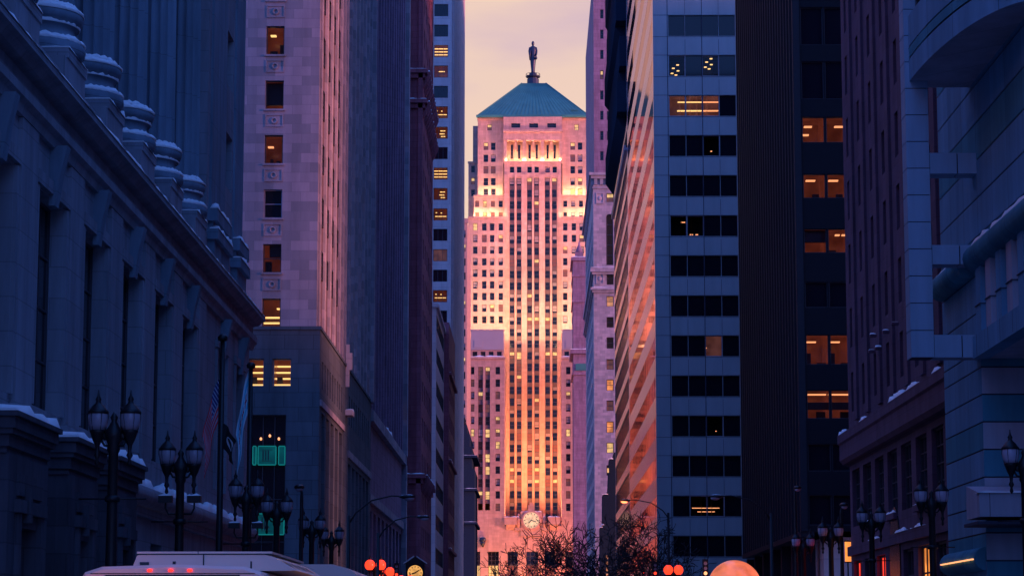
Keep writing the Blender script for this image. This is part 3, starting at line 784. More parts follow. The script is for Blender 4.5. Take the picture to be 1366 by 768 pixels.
windows(db, [o + ('dark',) for o in ops], 'L', X, depth=.3, cap=40)
for k in (2, 5, 8):
    z = 6 + 4.2 * k; p = MB(); p.box(X, X + .4, 344.2, 371, z, z + .35); p = p.build('ledge', M['red_stone'], db); snow_strip(p, X + .02, X + .38, 344.3, 348 + k, z + .35, .2, .7)
ot = thing('office_tower', 'tall pale office tower with stacked lit windows beside the sky gap', 'building')
X = -12.9; Yf = 372.0; mb = MB(); ops = []; zlo = 30
x_r = fx(599.2, Yf, 200); xs_ = (fx(578.5, Yf, 200), fx(597.2, Yf, 200))
kinds = {0: 'dark', 1: 'dark', 2: 'lit_r2', 3: 'lit_o', 4: 'dark', 5: 'part', 6: 'part2', 7: 'dark', 8: 'lit_r2', 9: 'part2', 10: 'part', 11: 'dark', 12: 'lit_dim', 13: 'dark', 14: 'part'}
its = []
for k in range(-9, 16):
    its.append((k, xs_[0], xs_[1], fz(22 + 27.2 * k, Yf, 590), fz(6 + 27.2 * k, Yf, 590)))
wall(mb, 'F', Yf, -34, X, 0, 150, [i[1:] for i in its] + [(i[1] - 6.2, i[1] - 2.0, i[3], i[4]) for i in its], .25)
sops = [(Yf + 2 + 3.4 * j, Yf + 4 + 3.4 * j, i[3], i[4]) for j in range(17) for i in its]
wall(mb, 'L', X, Yf, 432, 0, 150, sops, .25); mb.box(-34, X, Yf, 432, 0, 150, skip='rfb'); mb.build('wall', M['pale_panel'], ot)
for (k, a, b, z0, z1) in its:
    kd = kinds.get(k, 'dark')
    if kd in ('part', 'part2', 'lit_r2'):
        tb = {'part': [(.2, .7, .15, .25), (.3, .7, .5, .6), (.5, .45, .1, .9)], 'part2': [(.3, .75, .45, .8), (.3, .5, .4, .75), (.3, .28, .5, .8)], 'lit_r2': [(.3, .8, .0, 1), (.3, .55, .0, 1), (.3, .3, .0, 1)]}[kd]
        room_window(ot, 'F', Yf, a, b, z0, z1, tb, [], rows=1, cols=3, depth=.25, tube='tube')
    elif kd == 'lit_o': room_window(ot, 'F', Yf, a, b, z0, z1, [(.3, .6, .3, .75)], [], rows=1, cols=3, depth=.25, tube='tube')
    else: windows(ot, [(a, b, z0, z1, kd)], 'F', Yf, rows=1, cols=3, depth=.25)
    windows(ot, [(a - 6.2, a - 2.0, z0, z1, 'dark')], 'F', Yf, rows=1, cols=3, depth=.25)
windows(ot, [o + ('dark',) for o in sops], 'L', X, depth=.25, rows=1, cap=20)
for j in range(18):
    p = MB(); y = Yf + 1.2 + 3.4 * j; p.box(X, X + .35, y - .4, y + .4, 0, 150); p.build('pier', M['pale_panel'], ot)
bz = thing('stepped_dark_building', 'small near-black building with stepped snowy cornices left of the clock tower', 'building')
Yf = 520.0; X = fx(633, Yf, 650); zt = fz(566, Yf, 629); mb = MB(); z = 0
for k, (w, hh) in enumerate(((0, .80), (-.6, .9), (-1.1, .96), (-1.7, 1.0))):
    mb.box(-26, X + w, Yf - w * .3, 548, zt * (0 if k == 0 else ((.80, .9, .96)[k - 1])), zt * hh)
mb.build('wall', M['matte_black'], bz)
for k in range(3):
    zz = zt * (.55 + .15 * k); p = MB(); w = 0 if k < 5 else -.4; p.box(X - 3, X + .6 + w, Yf - .6, 548, zz, zz + .5); p = p.build('cornice', M['matte_black'], bz)
    snow_strip(p, X - 2.6, X + .5 + w, Yf - .58, Yf - .3, zz + .5, .10, .6)
p = MB(); p.lathe([(.5, zt), (.5, zt + .4), (.3, zt + .6), (.45, zt + 1.0), (.1, zt + 1.7)], X - 2.3, Yf + 2, 10); p.build('finial', M['black_panel'], bz)
rw = thing('rose_building', 'sliver of a rose coloured building beside the left edge of the tower', 'building')
Yf = 650.0; xl, xr = -28.0, fx(623.0, Yf, 350); zt = fz(293, Yf, 620); mb = MB(); its = []
for k in range(24):
    for j in range(2):
        xx = xr - .4 - 1.5 * j; its.append((xx - .8, xx, zt - 5 - 3.9 * k, zt - 3 - 3.9 * k, random.choice(['dark', 'dark', 'lit_top', 'blind'])))
wall(mb, 'F', Yf, xl, xr, 0, zt, [i[:4] for i in its], .25); mb.box(xl, xr, Yf, 690, 0, zt, skip='fb'); mb.build('wall', M['cbot'], rw)
windows(rw, its, 'F', Yf, rows=1, depth=.25)
p = MB(); p.box(xl, xr + .3, Yf - .3, Yf, zt - 1, zt + .3); p.build('cornice', M['cbot'], rw)

# ------------------------------------------------------------------ the floodlit trade tower closing the street
ct = thing('trade_tower', 'floodlit limestone skyscraper with a green pyramid roof at the end of the street', 'building')
YC, YA, YB_, YT, YL = 771.5, 770.0, 773.5, 774.0, 745.0      # centre shaft, wings, lower wings and base
AX = 711.0                                                   # the tower's axis in the photograph
def sym(a, b): return 2 * AX - b, 2 * AX - a
pick = lambda *w: random.choices(['dark', 'blind', 'lit_top', 'lit', 'blind_low', 'dim', 'lit_dim'], w)[0]
front = []            # windows of the fronts, gathered so that the largest become parts of their own
def face(name, Y, pa, pb, ptop, pbot, wins, back, depth=.45, mat='cbot', extra=(), ym=None, midref=350):
    x0, x1 = fx(pa, Y, midref), fx(pb, Y, midref); z0 = fz(pbot, Y) if pbot is not None else 0; z1 = fz(ptop, Y)
    mb = MB(); ops = []
    for (u, v, wa, wb, kind) in wins:
        q = (fx(u, Y, wa), fx(v, Y, wa), fz(wb, Y), fz(wa, Y)); ops.append(q); front.append((q + (kind,), Y, depth))
    wall(mb, 'F', Y, x0, x1, z0, z1, ops + list(extra), depth)
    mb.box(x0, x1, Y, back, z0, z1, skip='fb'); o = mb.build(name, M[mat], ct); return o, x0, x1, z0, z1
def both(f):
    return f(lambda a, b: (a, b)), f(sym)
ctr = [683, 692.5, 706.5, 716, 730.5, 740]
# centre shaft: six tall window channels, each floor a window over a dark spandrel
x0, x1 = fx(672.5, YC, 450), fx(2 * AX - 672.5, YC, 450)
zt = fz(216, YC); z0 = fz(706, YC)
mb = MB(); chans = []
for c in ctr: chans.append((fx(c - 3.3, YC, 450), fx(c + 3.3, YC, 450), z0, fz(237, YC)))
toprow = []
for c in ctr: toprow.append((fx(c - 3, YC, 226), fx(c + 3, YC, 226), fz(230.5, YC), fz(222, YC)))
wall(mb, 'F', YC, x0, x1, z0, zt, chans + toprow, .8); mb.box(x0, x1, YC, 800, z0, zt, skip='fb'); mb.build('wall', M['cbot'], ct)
for t in toprow: front.append((t + (pick(5, 2, 0, 0, 1, 1, 0),), YC, .8))
P_ = 15.45; nf = int((706 - 237) / P_)
rowkind = [random.choices(['dark', 'mix', 'bright'], (8, 6, 1.6))[0] for _ in range(nf + 1)]
sp = MB()
for ch in chans:
    for r in range(nf + 1):
        ya = 237 + r * P_; za, zb = fz(ya + 10.2, YC), fz(ya, YC); zc = fz(ya + P_, YC)
        if za < z0: continue
        k = {'dark': pick(12, 3, .6, 0, 1, .6, .6), 'mix': pick(8, 3, 2, .4, 1, .5, .6), 'bright': pick(3, 2, 6, 1, 1, 1, 1)}[rowkind[r]]
        front.append(((ch[0], ch[1], za, zb, k), YC, .8))
        sp.quad((ch[0], YC + .7, max(zc, z0)), (ch[1], YC + .7, max(zc, z0)), (ch[1], YC + .7, za), (ch[0], YC + .7, za))
sp.build('spandrel', M['cbot_spandrel'], ct, kind='stuff')
for c in (672.8 + 2, 687.7, 711.2, 735.3, 2 * AX - 674.8, 699.3, 723.2):       # piers standing a little proud
    w = 3.6 if c in (699.3, 723.2) else (1.0 if c in (687.7, 711.2, 735.3) else 2.4)
    p = MB(); p.box(fx(c - w, YC, 450), fx(c + w, YC, 450), YC - .45, YC, z0, fz(233, YC)); p.build('pier', M['cbot'], ct)
# wings, tier by tier
def tiers(s):
    def W(lst, kinds):
        out = []
        for (c, w, ya, yb) in lst:
            a, b = s(c - w / 2, c + w / 2); out.append((a, b, ya, yb, pick(*kinds)))
        return out
    a, b = s(624.5, 673); face('wall', YA, a, b, 289, 486, W([(c, 6.0, 297.6 + P_ * r, 307.4 + P_ * r) for c in (634, 646, 656.5, 668) for r in range(9)], (9, 3, 2, .6, 2, .6, 1)), 800)
    a, b = s(632, 674); face('wall', YB_ - 1.5, a, b, 260.5, 289, W([(c, 5.4, y, y + 8.6) for c in (636.5, 647, 657.5, 668) for y in (267.5, 283)], (6, 2, 1, 1, 1, 1, 1)), 800)
    a, b = s(637, 671.5); face('wall', YT, a, b, 156, 260.5, W([(c, 6.2, y - .4, y + 9.6) for c in (648.2, 658) for y in (190.5, 206.5, 222, 237.5, 252)] + [(653, 6, 166, 174)], (6, 3, 1, 1, 1, 1, 1)), 800)
    a, b = s(624.5, 637); face('wall', YT + 6, a, b, 216, 289, W([(631, 5, y, y + 9) for y in (221, 237, 252.5)], (4, 1, 2, 2, 0, 0, 1)), 800)
    a, b = s(630.5, 637); face('wall', YT + 9, a, b, 168, 216, [], 800)
both(tiers)
# niche under the attic, with six slit windows, and the attic above it
nx0, nx1 = fx(671.5, YT, 200), fx(2 * AX - 671.5, YT, 200)
face('wall', YT + 1.2, 671.5, 2 * AX - 671.5, 184, 216, [(c - 1.6, c + 1.6, 193, 212, 'dark') for c in ctr], 800)
att, ax0, ax1, az0, az1 = face('wall', YT - 2.0, 671.5, 2 * AX - 671.5, 156, 187, [(c - 6, c + 6, 164.5, 170.5, 'dark') for c in (688, 712, 736)], 800)
mb = MB(); mb.box(ax0, ax1, YT - 2, YT + 1.2, az0 - .02, az0); 
for c in (674, 699.5, 723.5, 748): mb.box(fx(c - 2.2, YT, 200), fx(c + 2.2, YT, 200), YT - 1.7, YT + 1.2, fz(216, YT), az0)
for c in (688, 711.5, 735.5):
    mb.box(fx(c - 1.4, YT, 200), fx(c + 1.4, YT, 200), YT - .9, YT + 1.2, fz(201, YT), az0)
mb.build('buttress', M['cbot'], ct)
def ledge(a, b, y, Y, h=.5, proud=.35, snow=False):
    xa, xb = fx(a, Y, y), fx(b, Y, y); z = fz(y, Y); p = MB(); p.box(xa - .1, xb + .1, Y - proud, Y + .2, z - h, z + .12); p = p.build('ledge', M['cbot'], ct)
    if snow: snow_strip(p, xa, xb, Y - proud, Y + .1, z + .12, .3, 1.5)
    return p
ledge(671.5, 2 * AX - 671.5, 174, YT - 2, .6, .5); ledge(672.5, 2 * AX - 672.5, 216, YC, .5, .3)
def ledges(s):
    for (a, b, y, Y) in ((637, 671.5, 157.5, YT), (632, 674, 260.5, YB_ - 1.5), (624.5, 673, 289.5, YA), (624.5, 637, 216, YT + 6)):
        q = s(a, b); ledge(q[0], q[1], y, Y)
both(ledges)
# pyramid roof: hipped copper with a short flat ridge
ez = fz(155.5, YT); ex0, ex1 = fx(636.5, YT, 156), fx(2 * AX - 636.5, YT, 156); tz = fz(112.5, 787)
tx0, tx1 = fx(696, 787, 113), fx(728, 787, 113); ye0, ye1 = YT - 1.2, 801.0; yt0, yt1 = 785.5, 789.5
mb = MB(); e4 = [(ex0, ye0, ez), (ex1, ye0, ez), (ex1, ye1, ez), (ex0, ye1, ez)]; t4 = [(tx0, yt0, tz), (tx1, yt0, tz), (tx1, yt1, tz), (tx0, yt1, tz)]
for j in range(4): mb.poly([e4[j], e4[(j + 1) % 4], t4[(j + 1) % 4], t4[j]])
mb.poly(t4); mb.poly(list(reversed(e4)))
for j in range(1, 26):                                 # standing seams
    t = j / 26; xb = ex0 + (ex1 - ex0) * t; xt = tx0 + (tx1 - tx0) * t
    mb.tube([(xb, ye0 - .05, ez + .1), (xt, yt0 - .05, tz)], .045, 4)
for j in range(4): mb.tube([e4[j], t4[j]], .22, 5)
mb.box(ex0 - .3, ex1 + .3, ye0 - .3, ye0 + .4, ez - .5, ez + .25)
rf = mb.build('roof', M['copper'], ct)
mb = MB(); xx, zz = fx(766, 778, 152), fz(153.5, 776); mb.box(xx - 1, xx + 1, 774.6, 776.4, zz - .6, zz + 1.2); mb.box(xx - 1.2, xx + 1.2, 774.4, 776.6, zz + 1.2, zz + 1.4); mb.build('dormer', M['copper'], rf)
# statue of a robed woman on a drum
stt = thing('statue', 'dark robed statue standing on the peak of the green pyramid roof', 'statue', loc=(fx(711, 787.5, 112), 787.5, tz))
pz = (fz(55, 787.5) - tz) / (112.5 - 55)               # metres per pixel there
p = MB(); p.lathe([(2.0, 0), (2.0, 7 * pz), (1.5, 7.4 * pz), (1.5, 9 * pz), (2.4, 9.4 * pz), (2.5, 11.0 * pz), (1.3, 11.4 * pz), (1.25, 15 * pz)], 0, 0, 12, sm=False)
for a in range(12):
    t = a * math.pi / 6; p.tube([(2.35 * math.cos(t), 2.35 * math.sin(t), 11 * pz), (2.35 * math.cos(t), 2.35 * math.sin(t), 13.6 * pz)], .06, 4)
pts = [(2.35 * math.cos(a * math.pi / 12), 2.35 * math.sin(a * math.pi / 12), 13.6 * pz) for a in range(25)]; p.tube(pts, .07, 4)
p.build('plinth', M['bronze'], stt)
p = MB(); n = 20
prof = [(.78, .75, 15), (.72, .7, 17), (.74, .72, 20), (.9, .8, 25), (1.05, .9, 31), (1.2, .95, 37), (1.3, .95, 42), (1.28, .9, 45.5), (1.3, .85, 48), (1.05, .75, 49.8), (.46, .46, 50.6), (.38, .4, 51.4), (.52, .56, 52.4), (.6, .66, 54), (.54, .6, 55.6), (.3, .35, 57), (.05, .05, 57.5)]
for k, (rx, ry, h) in enumerate(prof):
    for j in range(n):
        a = 2 * math.pi * j / n; fold = .84 + (.07 * math.cos(9 * a) if h < 40 else 0)
        p.v.append((rx * fold * math.cos(a), ry * fold * math.sin(a), h * pz))
for k in range(len(prof) - 1):
    for j in range(n):
        j2 = (j + 1) % n; p.f.append((k * n + j, k * n + j2, (k + 1) * n + j2, (k + 1) * n + j)); p.m.append(0); p.sm.append(True)
p.f.append(tuple(reversed(range(n)))); p.m.append(0); p.sm.append(False)
for sgn in (-1, 1):                                     # arms bent down along the robe
    p.tube([(sgn * .95, -.1, 48.6 * pz), (sgn * 1.22, -.25, 44 * pz), (sgn * 1.15, -.6, 39 * pz), (sgn * 1.0, -1.05, 36.5 * pz)], [.4, .34, .28, .2], 8)
p.build('figure', M['bronze'], stt)
p = MB(); p.tube([(-1.0, -1.1, 31 * pz), (-1.1, -1.15, 38 * pz), (-1.05, -1.1, 44 * pz)], [.2, .3, .5], 7); p.build('wheat_sheaf', M['bronze'], stt)
p = MB(); p.ball((1.05, -1.05, 34 * pz), .42, .4, .6); p.build('grain_bag', M['bronze'], stt)

# lower wings in front with a penthouse shed on each roof
LP = 16.55
def low(s):
    wl = []
    for c, w in ((630.5, 4.6), (664, 6.0)):
        for r in range(12):
            a, b = s(c - w / 2, c + w / 2); wl.append((a, b, 489 + LP * r, 499 + LP * r, pick(6, 2, 2, 1, 2, 1, 1)))
    a, b = s(626.5, 673.2)
    strips = []
    for c in (641, 650.5):
        q = s(c - 3.2, c + 3.2); strips.append(q)
    Y = YL; x0, x1 = fx(a, Y, 550), fx(b, Y, 550); zt = fz(477, Y); zb = fz(701, Y); mb = MB(); ops = []
    for (u, v, wa, wb, kind) in wl:
        q = (fx(u, Y, wa), fx(v, Y, wa), fz(wb, Y), fz(wa, Y)); ops.append(q); front.append((q + (kind,), Y, .45))
    sq = [(fx(u, Y, 550), fx(v, Y, 550), fz(680, Y), fz(489, Y)) for u, v in strips]
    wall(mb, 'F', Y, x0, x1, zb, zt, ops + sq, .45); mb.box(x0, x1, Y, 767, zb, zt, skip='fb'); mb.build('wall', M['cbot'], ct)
    spm = MB()
    for q in sq:
        for r in range(12):
            ya = 489 + LP * r; za = fz(ya + 11.5, Y); zc = max(fz(ya + LP, Y), q[2])
            if za < q[2]: continue
            front.append(((q[0], q[1], za, fz(ya, Y), pick(7, 1, 2, 2, 1, 1, 1)), Y, .45))
            spm.quad((q[0], Y + .35, zc), (q[1], Y + .35, zc), (q[1], Y + .35, za), (q[0], Y + .35, za))
    spm.build('spandrel', M['cbot_spandrel'], ct, kind='stuff')
    p = MB(); p.box(x0 - .1, x1 + .2, Y - .35, Y + .2, zt - .4, zt + .3); p = p.build('ledge', M['cbot'], ct); snow_strip(p, x0, x1, Y - .34, Y + .1, zt + .3, .35, 1.5)
    # attic storey with a row of small windows, then the grey shed
    y0 = Y + 2.2; a2, b2 = s(628, 671.5); u0, u1 = fx(a2, y0, 470), fx(b2, y0, 470); zs = fz(466.5, y0); mb = MB(); o2 = []
    for j in range(4):
        c = u0 + (u1 - u0) * (j + .5) / 4; o2.append((c - .75, c + .75, zt + .5, zs - .5)); front.append((o2[-1] + ('dark',), y0, .3))
    wall(mb, 'F', y0, u0, u1, zt, zs, o2, .3); mb.box(u0, u1, y0, 765, zt, zs, skip='fb'); mb.build('attic', M['cbot'], ct)
    sh = MB(); a3, b3 = s(628.3, 672); v0, v1 = fx(a3, y0, 450), fx(b3, y0, 450); zr = fz(440.5, y0)
    sh.box(v0, v1, y0 - .3, 764, zs, zr); sh.box(v0 - .15, v1 + .15, y0 - .45, 764, zr, zr + .25)
    c = (v0 + v1) / 2
    sh.box(v0 + 1.0, v0 + 3.6, y0 - .42, y0 - .3, zs + .6, zs + 3.0)
    sh = sh.build('penthouse', M['shed'], ct)
both(low)
# the base block with the clock over it
zb = fz(701, YL); mb = MB(); bx0, bx1 = fx(626.5, YL, 720), fx(2 * AX - 626.5, YL, 720)
bo = []
for a, b in ((633, 640.5), (651, 665.5), (677, 690.5), (702, 718), (726.5, 740), (754, 768)):
    bo.append((fx(a, YL, 750), fx(b, YL, 750), 3.0, fz(735, YL)))
wall(mb, 'F', YL, bx0, bx1, 0, zb, bo, .9); mb.box(bx0, bx1, YL, 800, 0, zb, skip='f'); mb.build('base', M['cbot'], ct)
for q in bo:
    split = fz(753, YL)
    windows(ct, [(q[0], q[1], split, q[3], 'dark'), (q[0], q[1], q[2], split - .02, 'lit_y' if q[1] < -6 else 'lit_dim')], 'F', YL, depth=.9, rows=3, cols=3, b=.18)
cz = fz(693.5, YL); cx = fx(708.7, YL, 693)
clk = MB(); n = 32; rr = 10.6 * YL / F
i = 0
clk.v += [(cx + r * math.cos(6.28318 * j / n), YL + d, cz + r * math.sin(6.28318 * j / n)) for r, d in ((rr * 1.22, .0), (rr * 1.22, -.7), (rr * 1.0, -.8), (rr * 1.0, -.62)) for j in range(n)]
for q in range(3):
    for j in range(n):
        j2 = (j + 1) % n; clk.f.append((q * n + j, q * n + j2, (q + 1) * n + j2, (q + 1) * n + j)); clk.m.append(0); clk.sm.append(False)
clk = clk.build('clock', M['cbot'], ct)

def bar(mb, cx, y, cz, a, r0, r1, w, m=0):
    d = Vector((math.sin(a), 0, math.cos(a))); t = Vector((d.z, 0, -d.x)); c = Vector((cx, y, cz))
    P = [c + d * r0 - t * w, c + d * r0 + t * w, c + d * r1 + t * w, c + d * r1 - t * w]
    mb.quad(*P, m); Q = [p + Vector((0, -.06, 0)) for p in P]; mb.quad(*reversed(Q), m)
    for k in range(4): mb.quad(P[k], P[(k + 1) % 4], Q[(k + 1) % 4], Q[k], m)

f_ = MB(); [bar(f_, cx, YL - .64, cz, k * math.pi / 6, rr * .74, rr * .92, .10, 1) for k in range(12)]; f_.poly([(cx + rr * math.cos(6.28318 * j / n), YL - .63, cz + rr * math.sin(6.28318 * j / n)) for j in range(n)]); f_.build('clock_face', [M['clockface'], M['bronze']], clk)
h_ = MB()
bar(h_, cx, YL - .74, cz, 1.9, -.2, rr * .68, .11); h_.build('clock_hand', M['bronze'], clk)
h_ = MB(); bar(h_, cx, YL - .82, cz, 3.9, -.2, rr * .5, .14); h_.build('clock_hand', M['bronze'], clk)
# stone surround, the two carved figures and the snow on them
sd_ = MB(); sd_.box(cx - 3.3, cx + 3.3, YL - .35, YL + 3, zb - 3.2, cz + 2.6); sd_.box(cx - 1.0, cx + 1.0, YL - .5, YL + 2, cz + 2.6, cz + 4.6); sd_.box(cx - .5, cx + .5, YL - .4, YL + 2, cz + 4.6, cz + 5.5)
sd_ = sd_.build('clock_surround', M['cbot'], ct); snow_strip(sd_, cx - 3.2, cx + 3.2, YL - .34, YL + .8, cz + 2.6, .35, .6)
for s_ in (-1, 1):
    p = MB(); x = cx + s_ * 4.1
    p.tube([(x, YL + .2, zb - .6), (x, YL, zb + .9), (x - s_ * .1, YL, zb + 2.1), (x - s_ * .15, YL, zb + 2.9)], [.75, .65, .62, .3], 9); p.ball((x - s_ * .15, YL - .05, zb + 3.4), .36, .36, .45)
    p.tube([(x - s_ * .3, YL - .2, zb + 2.5), (x - s_ * .9, YL - .4, zb + 1.9), (x - s_ * 1.3, YL - .2, zb + 2.7)], [.22, .18, .15], 7); p.box(x - 1.0, x + 1.0, YL - .5, YL + .9, zb - 1.4, zb - .5)
    p = p.build('carved_figure', M['cbot'], ct); snow_strip(p, x - .5, x + .5, YL - .4, YL + .2, zb + 2.75, .25, .4)
for a, b in ((673, 689.5), (731, 747)):
    p = MB(); u, v = fx(a, YL, 697), fx(b, YL, 697); z1, z2 = fz(699.5, YL), fz(690.5, YL)
    p.box(u, v, YL - 1.4, YL + .5, z1, z2); p.box(u - .15, v + .15, YL - 1.5, YL - 1.1, z2, z2 + .25); p.sweepX([(YL, z1 - 1.6), (YL, z1), (YL - 1.2, z1)], u + .5, v - .5)
    p = p.build('balcony', M['cbot'], ct); snow_strip(p, u, v, YL - 1.5, YL - 1.1, z2 + .25, .3, .6)
p = MB(); q = (fx(644, YL, 718), fz(722, YL)); p.ball((q[0], YL - .8, q[1] + .6), 1.1, .8, .9); p.lathe([(.3, q[1] - 1.6), (.7, q[1] - .6), (.9, q[1])], q[0], YL - .6, 9); p = p.build('lantern', M['bronze'], ct)
snow_strip(p, q[0] - .8, q[0] + .8, YL - 1.4, YL - .4, q[1] + 1.35, .25, .4)
# all front windows of the tower: the hundred nearest and largest as parts, the rest together
front.sort(key=lambda t: (-(t[0][1] - t[0][0]) * (t[0][3] - t[0][2]) / t[1] ** 2))
for (it, Y, dp) in front[:88]:
    me = window_mesh(it[1] - it[0], it[3] - it[2], it[4], 'frame', 2, 1, .14, dp); place('window', me, ct, ((it[0] + it[1]) / 2, Y, it[2]))
merge_windows(ct, [(it, 'F', Y, 'frame', 2, 1, dp, .14) for (it, Y, dp) in front[88:]])

# floodlights on the setbacks and roofs of the tower
def flood(x, y, z, tx, ty, tz_, w, power, col=(1, .50, .22), h=1.0, spread=180):
    l = bpy.data.lights.new('floodlight', 'AREA'); l.shape = 'RECTANGLE'; l.size = w; l.size_y = h; l.energy = power; l.color = col; l.spread = R(spread)
    o = bpy.data.objects.new('floodlight', l); C.objects.link(o); o.location = (x, y, z)
    d = Vector((tx - x, ty - y, tz_ - z)); o.rotation_euler = d.to_track_quat('-Z', 'X' if False else 'Y').to_euler()
    return o
WARM = (1, .56, .27)
FLOOD_WING, FLOOD_BASE, FLOOD_NICHE = 8000, 28000, 2800
def floods(s):
    for (a, b, y, Y, back, up, pw) in ((632, 674, 289, YA, 1.6, 5, 1050), (638, 671, 260, YB_ - 1.5, 1.6, 6, 1250), (625, 637, 289, YA + .3, 3, 6, 500)):
        q = s(a, b); xa, xb = fx(q[0], Y, y), fx(q[1], Y, y); z = fz(y, Y) + .35
        flood((xa + xb) / 2, Y - .1 + (.2 if back == 3 else 0), z, (xa + xb) / 2, Y + 3.2, z + 3.5, abs(xb - xa) * .9, pw, WARM, .3)
    q = s(628, 672); xa, xb = fx(q[0], YL, 440), fx(q[1], YL, 440); z = fz(440, YL + 2) + .6
    flood((xa + xb) / 2, YL + 7, z, (xa + xb) / 2, YA, z + 12, abs(xb - xa) * .9, FLOOD_WING, WARM, 1.0)
both(floods)
flood((nx0 + nx1) / 2, YC + .6, fz(215, YC) + .5, (nx0 + nx1) / 2, YT + 1.2, fz(205, YT), abs(nx1 - nx0) * .93, FLOOD_NICHE, WARM, .5)
flood(fx(711, YL, 690), YL + 3.0, zb + .8, fx(711, YC, 600), YC, zb + 42, 15, FLOOD_BASE, (1, .37, .15), 1.5, 100)
for s_ in (-1, 1):
    z = fz(440, YL) + .6
    flood(s_ * 9.5, YL + 5, z, s_ * 3.0, YC, z + 14, 3, 6000, WARM, 2)
for s_ in (-1, 1):
    flood(s_ * 9.5, YL + 3, fz(440, YL) + .8, s_ * 6, YT, fz(205, YT), 3, 2600, (1, .38, .34), 2, 50)
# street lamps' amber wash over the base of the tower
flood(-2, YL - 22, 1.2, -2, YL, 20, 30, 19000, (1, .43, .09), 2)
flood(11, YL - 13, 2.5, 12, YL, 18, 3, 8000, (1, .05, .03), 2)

# ------------------------------------------------------------------ right: far stone building and tower behind it
cb = thing('cornice_tower', 'purple stone tower rising from a pale block with an arcaded cornice', 'building')
Yf = 524.0; X = fx(793, Yf, 300); zc = fz(232, Yf, 805); mb = MB(); its = []
xb = fx(846, Yf, 300)
for k in range(-1, 12):
    for a, b in ((800.5, 805), (809.5, 815.5), (820, 826), (831, 837)):
        ya = 11 + 27 * k + 2
        if ya > 214: continue
        kd = 'lit_top' if k == 3 and a < 816 else ('lit_y' if (k == 4 and a > 806) else 'dark')
        its.append((fx(a, Yf, ya), fx(b, Yf, ya), fz(ya + 12, Yf, a), fz(ya, Yf, a), kd))
wall(mb, 'F', Yf, X, xb, zc, 150, [i[:4] for i in its], .35); mb.box(X, xb, Yf, 604, zc, 150, skip='fb'); mb.build('wall', M['plum_stone'], cb)
windows(cb, its, 'F', Yf, rows=2, b=.14, depth=.35)
its = []; xr = xb
for k, (ya, yb, kd) in enumerate(((258, 270, 'part'), (362, 380, 'dark'), (395, 409, 'lit_r'), (423, 437, 'dark'), (450, 465, 'dark'), (479, 493, 'lit_dim'), (506, 521, 'lit_o'), (534, 548, 'lit_dim'), (562, 577, 'lit_o'), (590, 604, 'lit_y'), (620, 634, 'dark'))):
    for j in range(3):
        a = 809 + 13.5 * j; its.append((fx(a, Yf, ya), fx(a + 9.5, Yf, ya), fz(yb, Yf, 812), fz(ya, Yf, 812), 'lit_top' if kd == 'part' else kd))
arch = [(fx(808.5 + 13.5 * j, Yf, 320), fx(818 + 13.5 * j, Yf, 320), fz(354, Yf, 812), fz(286, Yf, 812), 'dark') for j in range(3)]
mb = MB(); X2 = X - .25; Y2 = Yf - .4
its2 = its + arch
wall(mb, 'F', Y2, X2, xb, 0, zc, [i[:4] for i in its2], .6); 
lo = [(532 + 5.2 * j, 535 + 5.2 * j, 14 + 4.6 * k, 17 + 4.6 * k) for j in range(13) for k in range(18)]
wall(mb, 'Rt', X2, Y2, 604, 0, zc, lo, .4); mb.box(X2, xb, Y2, 604, 0, zc, skip='flbt'); mb.build('lower_wall', M['limestone'], cb)
windows(cb, its, 'F', Y2, rows=2, b=.14, depth=.6)
windows(cb, arch, 'F', Y2, rows=5, cols=1, b=.2, depth=.6)
windows(cb, [o + ('dark',) for o in lo], 'Rt', X2, depth=.4, cap=20)
for j in range(3):                                      # the arch heads
    a, b = arch[j][0], arch[j][1]; c = (a + b) / 2; r = (b - a) / 2; z = arch[j][3]; p = MB(); n = 10
    pts_ = [(c + r * math.cos(math.pi * q / n), z - r + r * math.sin(math.pi * q / n)) for q in range(n + 1)]
    for q in range(n): p.quad((pts_[q][0], Y2 + .05, pts_[q][1]), (pts_[q + 1][0], Y2 + .05, pts_[q + 1][1]), (pts_[q + 1][0], Y2 + .05, z + .01), (pts_[q][0], Y2 + .05, z + .01))
    p.build('arch_head', M['limestone'], cb)
p = MB()
p.box(X2 - .9, xb, Y2 - .9, 604, zc - .5, zc + .1); p.box(X2 - .5, xb, Y2 - .5, 604, zc - 1.2, zc - .5); p.box(X2 - .2, xb, Y2 - .2, 604, zc - 3.4, zc - 3.0)
for j in range(12): p.box(X2 + .2 + 1.3 * j, X2 + .9 + 1.3 * j, Y2 - .4, Y2, zc - 2.5, zc - 1.2)
for j in range(60): p.box(X2 - .4, X2, Y2 + .2 + 1.3 * j, Y2 + .9 + 1.3 * j, zc - 2.5, zc - 1.2)
p.build('cornice', M['limestone'], cb)
for y_, h in ((357, 1.0), (384, .5)):
    z = fz(y_, Y2, 805); p = MB(); p.box(X2 - .7, xb, Y2 - .7, 604, z - h, z); p.box(X2 - .35, xb, Y2 - .35, 604, z - h - .5, z - h); p = p.build('string_course', M['limestone'], cb)
    snow_strip(p, X2 - .6, xb - 1, Y2 - .68, Y2 - .1, z, .12, 1)
for y_ in (264, 371):
    p = MB(); a, b = fx(795, Y2, y_), fx(805.5, Y2, y_); z0, z1 = fz(y_ + 8, Y2, 800), fz(y_ - 7, Y2, 800); t = .25
    p.box(a, b, Y2 - .15, Y2, z0, z0 + t); p.box(a, b, Y2 - .15, Y2, z1 - t, z1); p.box(a, a + t, Y2 - .15, Y2, z0 + t, z1 - t); p.box(b - t, b, Y2 - .15, Y2, z0 + t, z1 - t)
    p.ball(((a + b) / 2, Y2, (z0 + z1) / 2), .5, .18, .5); p.build('relief_panel', M['limestone'], cb)
